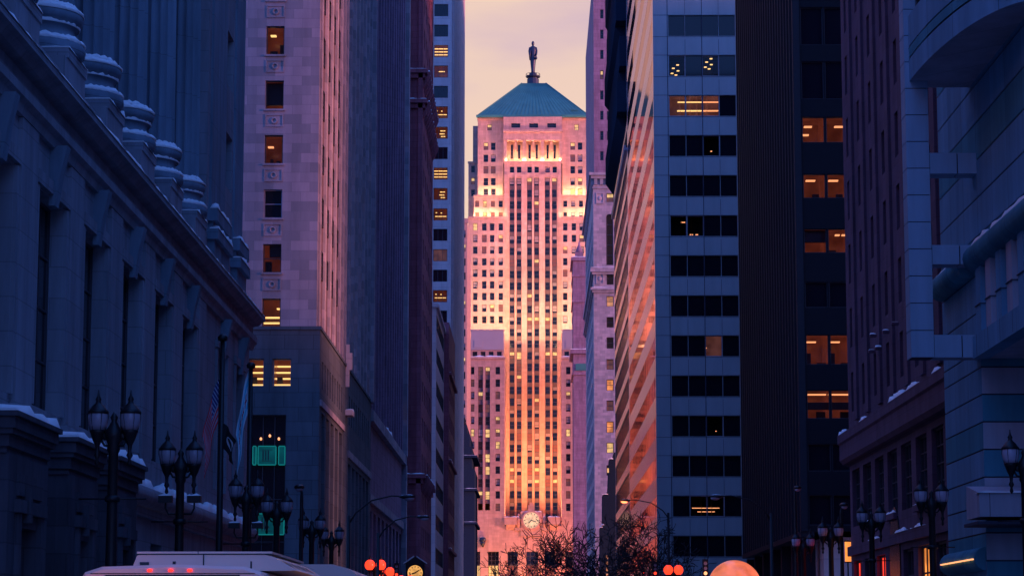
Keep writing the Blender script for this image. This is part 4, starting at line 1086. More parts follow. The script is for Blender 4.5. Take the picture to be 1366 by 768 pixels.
eb = thing('end_building', 'narrow plum stone building with a green band hiding the tower foot on the right', 'building')
Yf = 690.0; X = fx(765.5, Yf, 600); zt = fz(343, Yf, 773); mb = MB(); xb = X + 22
its = []
for k in range(22):
    for j in range(3): its.append((X + 4.6 + 6 * j, X + 6.6 + 6 * j, 8 + 4.4 * k, 10.4 + 4.4 * k, 'dark'))
wall(mb, 'F', Yf, X, xb, 0, zt, [i[:4] for i in its], .3); mb.box(X, xb, Yf, 712, 0, zt, skip='fb'); mb.build('wall', M['plum_stone'], eb)
windows(eb, its, 'F', Yf, rows=2, b=.14)
for y_, w, h in ((343, .6, 1.0), (366, .3, .6), (400, .35, .7), (466, .9, 1.2), (497, .5, .6)):
    z = fz(y_, Yf, 773); p = MB(); p.box(X - w, xb, Yf - w, 712, z - h, z); p = p.build('cornice', M['plum_stone'], eb)
    if y_ in (343, 466): snow_strip(p, X - w, X + 9, Yf - w, Yf - .05, z, .25, 1)
z0, z1 = fz(494, Yf), fz(485, Yf); p = MB(); p.box(X + .6, X + 9, Yf - .35, Yf, z0, z1); p.build('green_band', M['copper'], eb)
p = MB(); p.box(X + .6, X + 3, Yf + .5, Yf + 3, zt, zt + 1.6); p.lathe([(1.0, zt + 1.6), (1.1, zt + 2.0), (.3, zt + 4.0), (.1, zt + 5)], X + 1.8, Yf + 1.7, 8); p.build('finial', M['plum_stone'], eb)

# ------------------------------------------------------------------ right: banded glass building and white panel building
gb = thing('dark_glass_building', 'dark glass building with thin slanting pink bands beyond the white panel tower', 'building')
X = 14.0; Ya, Yb = 350.0, 410.0; mb = MB(); ops = []; zt = 118
FP = 4.63
for k in range(17): ops.append((Ya + .4, Yb - .4, 3 + FP * k + 1.3, 3 + FP * k + FP))
wall(mb, 'Rt', X, Ya, Yb, 0, 84, ops, .12); mb.box(X, X + 40, Ya, Yb, 0, zt, skip='lb'); mb.quad((X, Ya, 84), (X, Yb, 84), (X, Yb, zt), (X, Ya, zt), 1); mb.build('wall', [M['side_panel'], M['matte_black']], gb)
windows(gb, [o + ('dark',) for o in ops], 'Rt', X, rows=1, cols=14, depth=.12, b=.1)
p = MB()
for k, (z, w) in enumerate(((80, 1.4), (87, 1.0), (94, 1.5), (101, 1.1), (108, 1.3))):
    p.box(X - w, X, 352, Yb + .3, z, z + 4.6); p.sweepY([(X, z - 2), (X, z), (X - w, z)], 356, Yb + .3)
p.build('louvre_bank', M['matte_black'], gb)
p = MB()
for j in range(30): p.box(X - .5, X - .2, 350.6 + 2 * j, 351.0 + 2 * j, 74.2, 74.6)
p.box(X - .45, X, 350.2, Yb, 73.8, 74.15); p.build('lamp_rail', M['frame_pale'], gb)
sb_ = thing('small_gabled_building', 'low dark building with a stepped snowy gable below the glass building', 'building')
Yf = 436.0; X = fx(800, Yf, 700); zt = fz(603, Yf, 810); mb = MB()
pr = [(800.5, 768), (800.5, 703), (804, 700), (804, 660), (811, 655), (813, 612), (817, 612), (819, 603), (840, 603), (840, 768)]
P2 = [(fx(a, Yf, b), max(0, fz(b, Yf, a)) if b < 768 else 0) for a, b in pr]
i = len(mb.v); n = len(P2)
mb.v += [(x, Yf, z) for x, z in P2] + [(x, 442, z) for x, z in P2]
mb.f.append(tuple(range(n))); mb.f.append(tuple(n + j for j in reversed(range(n)))); mb.m += [0, 0]; mb.sm += [False, False]
for j in range(n):
    k = (j + 1) % n; mb.f.append((j, n + j, n + k, k)); mb.m.append(0); mb.sm.append(False)
mb.build('wall', M['matte_black'], sb_)
for a, b, y in ((800, 804, 703), (803.5, 811, 659), (811, 818, 612), (802, 806, 700)):
    snow_strip(sb_, fx(a, Yf, y), fx(b, Yf, y), Yf - .3, Yf + .6, fz(y, Yf) - .02, .3, .4)
p = MB(); z = fz(630, Yf, 812); a, b = fx(810, Yf, 630), fx(813.5, Yf, 630); p.box(a, a + .3, Yf - .06, Yf + .05, z, z + .8, 0); p.build('window', M['lit_y'], sb_)
for k in range(4):
    z = fz(745 + 8 * k, Yf, 810); p = MB(); p.box(fx(808.5, Yf, 745), fx(811, Yf, 745), Yf - .06, Yf + .05, z, z + .6); p.build('window', M['lit_r'], sb_)

wt = thing('white_panel_tower', 'white panelled office tower with dark ribbon windows and a mirror glass side', 'building')
Yf = 273.0; X = 14.0; xr = fx(1013, Yf, 380); zt = 116; mb = MB(); ops = []; rooms = {}
xl = fx(894.5, Yf, 380); xq = fx(985.3, Yf, 380); PW = (xq - xl) / 4
fl_ = []
y = 20.5 - 53.35 * 11
k = -11
zgrid = []
while True:
    ya = 20.8 + 53.35 * k
    if ya > 748: break
    zgrid.append((k, fz(ya + 27.5, Yf, 940), fz(ya, Yf, 940))); k += 1
for (k, z0, z1) in zgrid:
    for j in range(4): ops.append((xl + PW * j + .02, xl + PW * (j + 1) - .02, z0, z1))
    ops.append((xq + 1.2, xq + 5.0, z0, z1))
wall(mb, 'F', Yf, X, xr + 8, 0, zt, ops, .22); 
zs2 = []
for (k, z0, z1) in zgrid: zs2.append((Yf + .9, 348.6, z0, z1))
wall(mb, 'Rt', X, Yf, 349.5, 0, zt, zs2, .008, m=1); mb.box(X, X + 46, Yf, 349.5, 0, zt, skip='flb'); mb.build('wall', [M['white_panel'], M['side_panel']], wt)
p = MB()                                               # open joints between the panels
for (k, z0, z1) in zgrid:
    for z in (z0, z1): p.box(X - .004, xq, Yf - .012, Yf + .01, z - .045 - (.06 if z == z0 else -.06), z + .0 - (.06 if z == z0 else -.06))
for x in (xl - .1, xl + 2 * PW): p.box(x - .04, x + .04, Yf - .012, Yf + .01, 0, zt)
p.build('panel_joint', M['joint'], wt)
p = MB()
for (k, z0, z1) in zgrid:
    for j in (1, 3):
        p.box(xl + PW * j - .02, xl + PW * j + .02, Yf - .01, Yf + .01, z1 + .12, z1 + 1.9)
p.build('panel_joint', M['joint'], wt)
spec = {(1, 0): 'dots', (1, 2): 'dots2', (2, 0): 'bars', (2, 1): 'bars', (2, 2): 'bars', (3, 2): 'dim', (5, 0): 'spot', (5, 1): 'spot2', (8, 2): 'amber', (10, 2): 'dim2', (12, 1): 'bars2', (12, 2): 'bars2'}
plainw = []
for (k, z0, z1) in zgrid:
    for j in range(4):
        a, b = xl + PW * j + .02, xl + PW * (j + 1) - .02; s = spec.get((k, j))
        if s in ('dots', 'dots2'):
            tb = [(.2 + .15 * q, zz, u, u + .16) for q, (zz, u) in enumerate(((.62, .5), (.5, .25), (.42, .55), (.34, .2), (.30, .45)))]
            if s == 'dots2': tb = [(a_, z_ + .3, u_, v_) for a_, z_, u_, v_ in tb]
            room_window(wt, 'F', Yf, a, b, z0, z1, tb, [], rows=1, depth=.22, deep=3, wallm='black_panel', fr='frame_pale')
        elif s == 'bars':
            lo_, hi_ = {0: (.55, 1), 1: (0, 1), 2: (0, 1)}[j]
            room_window(wt, 'F', Yf, a, b, z0, z1, [(.1, .72, lo_, hi_), (.3, .36, lo_, hi_), (.5, .40, lo_, hi_), (.7, .08, lo_, hi_ * .6)], [], rows=1, depth=.22, deep=3, wallm='lit_dim', tube='tube' if j < 2 else 'tube_o', fr='frame_pale')
        elif s == 'bars2':
            room_window(wt, 'F', Yf, a, b, z0, z1, [(.2, .42, .15 if j == 1 else 0, 1 if j == 1 else .75), (.5, .26, .5 if j == 1 else 0, 1 if j == 1 else .5)], [], rows=1, depth=.22, deep=3, wallm='black_panel', tube='tube_o', fr='frame_pale')
        elif s in ('spot', 'spot2', 'amber', 'dim', 'dim2'):
            tb = {'spot': [(.3, .75, .7, .95)], 'spot2': [(.3, .15, .2, .4), (.3, .15, .55, .7)], 'amber': [(.6, .5, .1, .15)], 'dim': [(.4, .35, .5, .6)], 'dim2': [(.4, .3, .6, .66)]}[s]
            room_window(wt, 'F', Yf, a, b, z0, z1, tb, [], rows=1, depth=.22, deep=3, wallm='black_panel' if s != 'amber' else 'lit_dim', tube='tube_o', fr='frame_pale')
        else: plainw.append((a, b, z0, z1, 'dark'))
    windows(wt, [(xq + 1.2, xq + 5.0, z0, z1, 'dark')], 'F', Yf, rows=1, cols=2, depth=.22, fr='frame_pale')
plainw.sort(key=lambda t: abs(t[2] - 20))
windows(wt, plainw, 'F', Yf, rows=1, depth=.22, fr='frame', b=.05, cap=46)
windows(wt, [o + ('flush',) for o in zs2], 'Rt', X, rows=1, cols=22)

# ------------------------------------------------------------------ right: black ribbed tower
kt = thing('black_ribbed_tower', 'near-black tower with close vertical ribs and stacked orange-lit office floors', 'building')
X = 17.78; Yn = 157.0; Yb = 201.0; mb = MB(); zs_ = fz(722, 157, 1060)
zsoff = onX(1030, 726, X)[1]
xr = X + 46
flo = []
xg = X + .1; PWk = (fx(1137, Yn, 400) - xg) / 2
rows_k = [(-3, None), (-2, None), (-1, None), (0, (14, 60)), (0, (85, 130))]
grid = [(-290, -235), (-215, -165), (-140, -90), (-62, -8), (10, 60), (82, 132), (156, 190), (232, 264), (305, 337), (376, 410), (446, 486), (520, 558), (592, 628), (660, 700)]
ops = []
for (ya, yb) in grid:
    for j in range(12): ops.append((xg + PWk * j + .08, xg + PWk * (j + 1) - .02, fz(yb, Yn, 1105), fz(ya, Yn, 1105)))
wall(mb, 'F', Yn, X, xr, zsoff, 84, ops, .25)
mb.box(X, xr, Yn, Yb, zsoff, 84, skip='f'); mb.box(52, 165, Yb - 8, 246, 0, 84); mb.box(56, 70, 134, Yn + .1, 0, 84); mb.build('wall', M['black_panel'], kt)  # the last two boxes are unseen, added only to block the sun
nr = 24
for j in range(nr + 1):
    y = Yn + .25 + (Yb - Yn - .5) * j / nr
    p = MB(); p.box(X - .38, X, y - .22, y + .22, zsoff, 84); p.build('rib', M['rib'], kt)
p = MB(); p.box(X - .38, X + .08, Yn - .12, Yn + .0, zsoff, 84); p.box(X - .4, X + .5, Yn + .01, Yb, zsoff - .35, zsoff); p.build('corner_trim', M['rib'], kt)
lk = {6: 'ceil', 7: 'ceil2', 8: 'low', 10: 'office', 11: 'office2'}
pl = []
for r, (ya, yb) in enumerate(grid):
    for j in range(12):
        o = ops[r * 12 + j]
        if r in lk and j < 3:
            s = lk[r]
            tb = {'ceil': [(.15, .70, .15, .5), (.4, .48, .1, .42)] if j == 0 else [(.15, .70, .45, .85)], 'ceil2': [(.2, .82, .2, .62)] if j == 0 else [(.2, .82, .15, .58)],
                  'low': [] if j == 0 else [(.2, .82, .4, .6), (.2, .82, .7, .9)], 'office': [(.5, .86, .1, .6)], 'office2': [(.3, .9, .05, .95)]}[s]
            it = {'ceil': [(.0, 1, 0, .08, .2), (.4, .6, 0, .16, .3)], 'ceil2': [(.5, .8, 0, .3, .3)], 'low': [(0, 1, .5, 1, .1)] if j == 0 else [(.2, .5, 0, .3, .5)], 'office': [(.1, .3, .0, .45, .3), (.6, 1, 0, .15, .4)], 'office2': [(.0, 1, .35, .6, .1), (.5, .9, .05, .3, .3)]}[s]
            room_window(kt, 'F', Yn, o[0], o[1], o[2], o[3], tb, it, rows=1, depth=.25, deep=3.5, wallm='room_dim' if s in ('low', 'office', 'office2') else 'room', tube='tube_o', b=.05, ext=(0, 0))
        else: pl.append(o + ('dark',))
pl.sort(key=lambda t: t[0])
windows(kt, pl, 'F', Yn, rows=1, depth=.25, b=.05, cap=50)
# lobby under the overhang
lb = MB(); lb.box(X + 1.2, xr, Yn + 1, Yb - 2, 0, zsoff - .35, 0)
lb.build('lobby', M['pale_panel'], kt)
for j in range(7):
    p = MB(); y = Yn + 3 + 7 * j; p.box(X + .1, X + .9, y, y + .8, 0, zsoff - .35); p.build('column', M['rib'], kt)

# ------------------------------------------------------------------ right: rose granite building with a snowy ledge
rg = thing('rose_granite_building', 'dark rose granite building with paired windows above a snow-flecked ledge', 'building')
X = 17.0; Ya, Yb = 88.0, 129.2; zl = fz(590, 129, 1137); mb = MB(); ops = []
zl = 12.4
bays = [(127.5, 124.6)] + []
yb_ = Yb - 1.3; n = 0
while yb_ > Ya + 3:
    for k in range(16):
        z = zl + 1.6 + 3.45 * k
        ops.append((yb_ - 1.15, yb_, z, z + 2.1)); ops.append((yb_ - 2.75, yb_ - 1.6, z, z + 2.1))
    yb_ -= 4.3
wall(mb, 'Rt', X, Ya, Yb, zl, 70, ops, .35)
wall(mb, 'F', Ya, X, X + 12, 0, 70, [], .3)
mb.box(X, X + 12, Ya, Yb, 0, 70, skip='fl'); mb.box(X + 12, X + 34, Ya, Yb, 0, 24, skip='l');  # the low rear box is unseen, added to shade the limestone tower base
low_ops = []; y = Yb - .9
while y > Ya + 3: low_ops.append((y - 3.0, y, 7.9, 10.9)); low_ops.append((y - 3.0, y, .13, 6.1)); y -= 4.3
wall(mb, 'Rt', X, Ya, Yb, 0, zl, low_ops, .3); mb.build('wall', M['brick'], rg)
ops.sort(key=lambda t: t[2]); windows(rg, [o + ('dark',) for o in ops], 'Rt', X, depth=.35, rows=2, cap=50)
windows(rg, [o + ('dark',) for o in low_ops if o[2] > 1], 'Rt', X, depth=.3, rows=4, cols=3)
shops = [o for o in low_ops if o[2] < 1]
for j, o in enumerate(shops): windows(rg, [o + (('shop_red', 'dark', 'shop_red', 'shop_red', 'dark', 'shop_orange', 'dark', 'dark', 'dark', 'dark')[j],)], 'Rt', X, depth=.3, rows=5, cols=3, b=.1)
y = Yb - 3.15 - .0
j = 0
while y > Ya + 2:
    p = MB(); p.box(X - .14, X, y - .95 - .2, y - .2 + .15, zl + 1.0, 70); p.build('pier', M['brick'], rg)
    y -= 4.3; j += 1
p = MB(); p.sweepY([(X, 11.2), (X - .35, 11.3), (X - .5, 11.5), (X - .5, 12.3), (X - .6, 12.4), (X - .6, 12.85), (X, 12.9)], Ya, Yb + .25); p = p.build('ledge', M['brick'], rg)
for a, b in ((97.6, 98.6), (102.5, 105.5), (106, 111), (119, 121), (127, 129.2)): snow_strip(p, X - .59, X - .2, a, b, 12.86, .2, .3)
p = MB(); p.box(X - .2, X, Ya, Yb + .1, 6.4, 6.9); p = p.build('string_course', M['brick'], rg)
for a, b in ((118, 121), (104, 107.5), (109, 112)): snow_strip(p, X - .24, X - .02, a, b, 6.9, .16, .4)
for o in [o for o in low_ops if o[2] > 1][1:6:2]:
    p = MB(); p.box(X - .22, X, o[0], o[1], 7.6, 7.88); p = p.build('window_sill', M['brick'], rg); snow_strip(p, X - .22, X - .03, o[0] + .3, o[1], 7.88, .12, .3)
p = MB(); yc = 113.3                                      # the dark arched doorway
n = 12; pts_ = [(yc - 1.5, .13), (yc + 1.5, .13)] + [(yc + 1.5 * math.cos(math.pi * q / n), 6.0 + 2.2 * math.sin(math.pi * q / n)) for q in range(n + 1)]
i = len(p.v); m_ = len(pts_); p.v += [(X - .06, a, b) for a, b in pts_] + [(X, a, b) for a, b in pts_]
p.f.append(tuple(range(m_))); p.m.append(0); p.sm.append(False)
for q in range(m_):
    k = (q + 1) % m_; p.f.append((q, k, m_ + k, m_ + q)); p.m.append(0); p.sm.append(False)
p.build('arched_door', M['bus_dark'], rg)
for (a, z) in ((1197, 430), (1185, 441), (1168, 446), (1175, 463), (1166, 467)):
    y_, z_ = onX(a, z, X - .34); p = MB(); p.box(X - .62, X - .30, y_ - .18, y_ + .18, z_ - .12, z_); p = p.build('window_sill', M['brick'], rg); snow_strip(p, X - .62, X - .32, y_ - .18, y_ + .18, z_, .07, .15)

# ------------------------------------------------------------------ right: blue-grey marble building with an open frame and a bowed bay
mg = thing('marble_building', 'blue-grey marble building with an open corner frame and bowed bay overhead', 'building')
X = 15.0; Yn, Yb = 80.0, 87.3
def courses(mb, side, c, u0, u1, z0, z1, h, mats, proud=0.0, gap=.05, tgt=None):
    k = 0; z = z0
    while z < z1 - .01:
        zz = min(z + h, z1)
        if side == 'F': mb.quad((u0, c, z + gap), (u1, c, z + gap), (u1, c, zz), (u0, c, zz), mats[k % len(mats)]); mb.quad((u0, c + .03, z - .001), (u1, c + .03, z - .001), (u1, c + .03, z + gap + .001), (u0, c + .03, z + gap + .001), 3)
        else: mb.quad((c, u0, z + gap), (c, u1, z + gap), (c, u1, zz), (c, u0, zz), mats[k % len(mats)]); mb.quad((c + .03, u0, z - .001), (c + .03, u1, z - .001), (c + .03, u1, z + gap + .001), (c + .03, u0, z + gap + .001), 3)
        z = zz; k += 1
MM = [M['marble_a'], M['marble_b'], M['marble_dark'], M['joint'], M['frame_marble']]
zbB = fz(478, 80, 1260); H = .92
mb = MB(); z00 = zbB - 13 * H
courses(mb, 'F', Yn, X, X + 24, max(0, z00), zbB + .3, H, [0, 1, 2, 1, 2, 1, 2][:7] and [2, 1]); courses(mb, 'Rt', X, Yn, Yb, max(0, z00), zbB + .3, H, [0, 2, 0, 0])
mb.box(X + .05, X + 24, Yn + .05, Yb, 0, zbB + .3, 0, skip='t'); mb.build('lower_wall', MM, mg)
mb = MB(); courses(mb, 'Rt', X, 5, Yb, zbB + .3, 40, 1.28, [0, 0, 2])
mb.box(X + .05, X + 24, 5, Yb, zbB + .3, 40, 0); mb.box(X + 2.5, X + 24, 19.8, Yn, 0, zbB + .3, 0); mb.build('upper_wall', MM, mg)  # unseen low box added to block the sun, cut short for the bus
# soffit of the box that hangs out over the pavement
p = MB(); p.box(X - .02, X + 24, 5, Yn - .02, zbB, zbB + .3, 1); p.build('soffit', MM, mg)
# open frame: pillar and three beams, each built up of square blocks
xa, xb = onY(1210.5, 300, Yn)[0], onY(1241, 300, Yn)[0]; yf = Yn - .15
p = MB(); zt_ = fz(108, Yn, 1225); z = zbB; hb = (xb - xa)
p.box(xa + .03, xb - .03, yf + .03, yf + .87, zbB + .02, zt_ + 6, 3)
k = 0
while z < zt_ + 6:
    zz = min(z + .92, zt_ + 6); p.box(xa, xb, yf, yf + .9, z + .03, zz, 4); z = zz; k += 1
p.build('frame_pillar', MM, mg)
for (ya, yb) in ((205, 232.5), (327.5, 353), (447, 477)):
    p = MB(); z0, z1 = fz(yb, Yn, 1270), fz(ya, Yn, 1270); L = X + .3 - xb; p.box(xb, X + .3, yf + .05, yf + .85, z0 + .03, z1 - .03, 3)
    for q in range(2): p.box(xb + L * q / 2 + .02, xb + L * (q + 1) / 2 - .02, yf + .02, yf + .88, z0, z1, 4)
    p = p.build('frame_beam', MM, mg)
    if ya == 447: snow_strip(p, xb + .2, X - .1, yf + .1, yf + .7, z1, .04, .5)
# fat pipe rail with snow along its top, stubby pillars under it, and the parapet box below
zp = onX(1345, 300, X - .35)[1]
p = MB(); p.tube([(X - .1, 40, zp), (X - .1, 79.9, zp)], .46, 16); p.tube([(X - .1, 80.9, zp), (X - .1, 86.9, zp)], .46, 16); p = p.build('pipe_rail', M['marble_dark'], mg)
snow_strip(p, X - .36, X + .0, 40, 79.8, zp + .37, .17, .5); snow_strip(p, X - .36, X + .0, 81, 86.5, zp + .37, .17, .5)
zpar = fz(430, 76, 1330)
p = MB(); p.box(X - .32, X + .2, 40, 79.7, zbB - .05, zpar, 0)
for q in range(20): p.box(X - .325, X - .3, 41 + 2 * q, 41.03 + 2 * q, zbB, zpar, 3)
p.build('parapet', MM, mg)
for q in range(12):
    y = 78.9 - 1.75 * q; p = MB(); p.box(X - .25, X + .1, y - .42, y + .42, zpar, zp - .4, q % 2); p.box(X - .29, X + .12, y - .46, y + .46, zpar + .95, zpar + .98, 3); p.build('stub_pillar', MM, mg)
# the bowed bay high up
zb1 = fz(110, Yn, 1207); p = MB(); n = 22; A, B = X - onY(1207, 110, Yn + .8)[0], 11.5
def arc(o): return [(X - (A + o) * math.cos(math.pi / 2 * q / n), Yn + .8 - (B + o) * math.sin(math.pi / 2 * q / n)) for q in range(n + 1)]
def band(o, z0, z1, m):
    a = arc(o)
    for q in range(n): p.quad((*a[q], z0), (*a[q + 1], z0), (*a[q + 1], z1), (*a[q], z1), m, True)
for o, z0, z1, m in ((.0, zb1, zb1 + .75, 0), (-.06, zb1 + .75, zb1 + .82, 3), (.0, zb1 + .82, zb1 + 1.15, 2), (-.06, zb1 + 1.15, zb1 + 1.2, 3), (.0, zb1 + 1.2, zb1 + 2.25, 0), (.0, zb1 + 4.6, zb1 + 7, 0)): band(o, z0, z1, m)
for z, m in ((zb1, 1), (zb1 + 7, 0)): p.poly([(*q, z) for q in arc(0)] + [(X + .1, Yn + .8 - B, z), (X + .1, Yn + .8, z)], m)
p.quad((X, Yn + .8, zb1), (X - A, Yn + .8, zb1), (X - A, Yn + .8, zb1 + 7), (X, Yn + .8, zb1 + 7), 0)
bay = p.build('bowed_bay', MM, mg)
p = MB(); a = arc(-.25)
for q in range(n):
    p.quad((*a[q], zb1 + 2.25), (*a[q + 1], zb1 + 2.25), (*a[q + 1], zb1 + 4.6), (*a[q], zb1 + 4.6), 0)
    if q % 2 == 0: p.tube([(*a[q], zb1 + 2.25), (*a[q], zb1 + 4.6)], .07, 5, 1)
p.build('window', [M['glass'], M['frame']], bay)
# entrance canopy with a snowy edge, and the low rounded awning with a lit line
Ycp = 77.6; x0_, x1_ = fx(1303, Ycp, 690), fx(1372, Ycp, 690); z0, z1 = fz(703, Ycp, 1340), fz(661, Ycp, 1340)
p = MB(); p.box(x0_ + .1, x1_ + 3, Ycp, 79.95, z0 + .35, z1, 1); p.box(x0_, x1_ + 3, Ycp - .1, 79.95, z0 + .1, z0 + .2, 3); p.sweepX([(Ycp, z1), (Ycp, z1 + .1), (79.9, z1 + .45), (79.9, z1)], x0_ + .1, x1_ + 3, 1)
p = p.build('canopy', MM, mg); snow_strip(p, x0_ + .05, x1_ + 3, Ycp - .08, Ycp + .4, z1 + .1, .1, .3)
p = MB(); zc_ = fz(748, 83, 1290); p.tube([(X + .05, Yn + .25, zc_), (X + .05, Yb, zc_)], .40, 14); p = p.build('awning', M['marble_dark'], mg)
p2 = MB(); 
for q in range(9): p2.box(X - .41, X - .34, Yn + .5 + .72 * q, Yn + 1.0 + .72 * q + .1 * (q % 2), zc_ - .03, zc_ + .01)
p2.build('light_strip', M['tube_o'], p)

# ------------------------------------------------------------------ twin-lantern street lamps
def lantern(parent, x, za, globe, name='lantern', gs=1.0):
    mb = MB(); mb.lathe([(.015, za - .66), (.05, za - .60), (.03, za - .5), (.075, za - .42), (.04, za - .34), (.05, za - .2), (.11, za - .08), (.16, za + .06), (.185, za + .12), (.17, za + .14)], x, 0, 12)
    ln = mb.build(name, M['iron'], parent)
    g_ = MB()
    if gs > 1: g_.ball((x, 0, za + .36), .34, .34, .36, 0, 16, 10)
    else: g_.lathe([(.165 * gs, za + .14), (.205 * gs, za + .24), (.225 * gs, za + .36), (.225 * gs, za + .47), (.21 * gs, za + .52)], x, 0, 14)
    g_.build('globe', globe, ln)
    cp = MB(); cp.lathe([(.235, za + .50), (.24, za + .54), (.19, za + .60), (.13, za + .68), (.07, za + .73), (.05, za + .78), (.07, za + .82), (.03, za + .90), (.012, za + 1.03)], x, 0, 12)
    for j in range(6):
        a = j * math.pi / 3; cp.tube([(x + .17 * math.cos(a), .17 * math.sin(a), za + .13), (x + .232 * math.cos(a), .232 * math.sin(a), za + .4), (x + .225 * math.cos(a), .225 * math.sin(a), za + .53)], .008, 4)
    cp.build('cap', M['iron'], ln)
def lamp_post(name, label, group, x, y, globe, rod=True, boxes=False, globe_round=False):
    t = thing(name, label, 'street lamp', group, (x, y, .13)); za = 6.38
    mb = MB(); mb.lathe([(.34, 0), (.34, .25), (.28, .35), (.26, .9), (.17, 1.05), (.15, 1.2), (.125, 3.5), (.11, 6.0), (.15, 6.08), (.13, 6.2), (.19, 6.35), (.2, 6.5), (.12, 6.6), (.06, 6.72), (.09, 6.8), (.015, 6.92)], 0, 0, 16, flute=0)
    mb.build('post', M['iron'], t)
    arm = MB(); arm.tube([(-.36, 0, za - .05), (-.25, 0, za + .03), (0, 0, za + .02), (.25, 0, za + .03), (.36, 0, za - .05)], [.06, .05, .09, .05, .06], 8)
    for s in (-1, 1):
        arm.tube([(s * .1, 0, za - .22), (s * .2, 0, za - .2), (s * .28, 0, za - .08)], .03, 6); arm.ball((s * .19, 0, za), .07, .05, .09)
    arm.build('crossarm', M['iron'], t)
    for s in (-1, 1): lantern(t, s * .36, za, globe, gs=1.42 if globe is M['red_glow'] else 1.0)
    if rod:
        r_ = MB(); r_.tube([(-.75, 0, 5.0), (.75, 0, 5.0)], .018, 5); r_.lathe([(.16, 4.93), (.18, 5.0), (.16, 5.07)], 0, 0, 12); r_.build('banner_rod', M['iron'], t)
    if boxes:
        for s in (-1, 1):
            b_ = MB(); b_.tube([(s * .1, 0, 5.2), (s * .3, 0, 5.2), (s * .38, 0, 5.35), (s * .38, 0, 5.5)], .025, 6); b_.box(s * .38 - .18, s * .38 + .18, -.13, .13, 5.5, 5.68)
            b_ = b_.build('floodlight', M['iron'], t); snow_strip(b_, s * .38 - .17, s * .38 + .17, -.12, .12, 5.68, .07, .1)
    return t
GL = 'unlit lamp posts along the pavements'; GR = 'red glowing lamp posts far down the street'
def relabel(o, label): o['label'] = label; return o
A_ = lamp_post('street_lamp', 'unlit twin-lantern lamp post in front of the entrance portals, tallest in the photo', GL, -9.3, 53.0, M['globe'])
B_ = lamp_post('street_lamp', 'twin-lantern lamp post with two floodlight boxes, left of the striped flag', GL, -9.35, 63.5, M['globe'], boxes=True)
relabel(copy_tree(B_, None, (-9.4, 78.6, .13)), 'twin-lantern lamp post behind the pale blue flag, snow on its floodlight boxes')
D_ = lamp_post('street_lamp', 'twin-lantern lamp post before the teal window of the limestone tower', GL, -9.4, 88.0, M['globe'], rod=False)
relabel(copy_tree(D_, None, (-9.4, 102.0, .13)), 'twin-lantern lamp post at the corner of the limestone tower, beside a single-headed pole')
relabel(copy_tree(D_, None, (-9.45, 112.6, .13)), 'smallest unlit twin-lantern lamp post on the left, over the white truck')
E_ = lamp_post('street_lamp', 'pale-globed lamp post cut by the right edge of the photo', GL, 12.95, 63.4, M['globe_pale'])
relabel(copy_tree(E_, None, (13.5, 81.7, .13)), 'pale-globed lamp post before the middle of the rose granite ground floor')
relabel(copy_tree(E_, None, (13.45, 96.0, .13)), 'pale-globed lamp post before the far corner bay of the rose granite building')
G_ = lamp_post('street_lamp', 'pale-globed lamp post against the dark glass of the black ribbed tower', GL, 13.45, 109.2, M['globe_pale'], rod=False)
relabel(copy_tree(G_, None, (13.55, 121.3, .13)), 'smallest pale-globed lamp post, before the lobby of the black ribbed tower')
H_ = lamp_post('street_lamp', 'red glowing lamp post, nearest of the lit ones on the left', GR, -10.5, 160.0, M['red_glow'], rod=False)
relabel(copy_tree(H_, None, (-10.9, 177.0, .13)), 'red glowing lamp post, middle of the lit ones on the left')
relabel(copy_tree(H_, None, (-10.6, 200.0, .13)), 'red glowing lamp post next to the amber street clock')
relabel(copy_tree(H_, None, (9.95, 172.0, .13)), 'red glowing lamp post at the foot of the tall bent-arm pole on the right')
relabel(copy_tree(H_, None, (10.3, 203.0, .13)), 'red glowing lamp post just left of the tall bent-arm pole on the right')
relabel(copy_tree(H_, None, (10.6, 240.0, .13)), 'farthest red glowing lamp post on the right, behind bare branches')

# cobra-head lamps
def cobra(label, x, y, z, reach, lens, side=True):
    t = thing('arm_lamp', label, 'street lamp', 'bent-arm lamp poles', (x, y, .13)); z -= .13
    mb = MB(); mb.lathe([(.2, 0), (.18, .4), (.12, .5), (.09, z - .9)], 0, 0, 10); mb.build('pole', M['iron'], t)
    s = 1 if reach > 0 else -1
    a = MB(); a.tube([(0, 0, z - 1.3), (reach * .12, 0, z - .75), (reach * .38, 0, z - .15), (reach * .72, 0, z + .08), (reach * .86, 0, z + .06)], [.05, .045, .04, .035, .035], 7); a.build('arm', M['iron'], t)
    h = MB(); c = (reach * .86 + s * .35, 0, z + .04); h.ball(c, .42, .19, .11, 0, 12, 6); h = h.build('lamp_head', M['iron'], t)
    l = MB(); l.ball((c[0] + s * .1, 0, z - .05), .26, .15, .13, 0, 12, 6); l.build('lens', lens, h)
    sn = snow_strip(h, c[0] - .3, c[0] + .3, -.1, .1, z + .11, .06, .15)
    return t
cobra('dark bent-arm lamp reaching right over the left traffic, larger of two', -9.0, 117, 8.85, 2.9, M['globe'])
cobra('dark bent-arm lamp above the street clock, farther and lower of two on the left', -9.3, 144, 9.2, 2.7, M['globe'])
cobra('tall bent-arm lamp with a glowing orange-red lens reaching left over the street', 10.35, 185, 12.5, -3.4, M['orange_lamp'])
cobra('dim bent-arm lamp in front of the white panel tower windows', 13.3, 135, 9.9, -3.1, M['globe'])
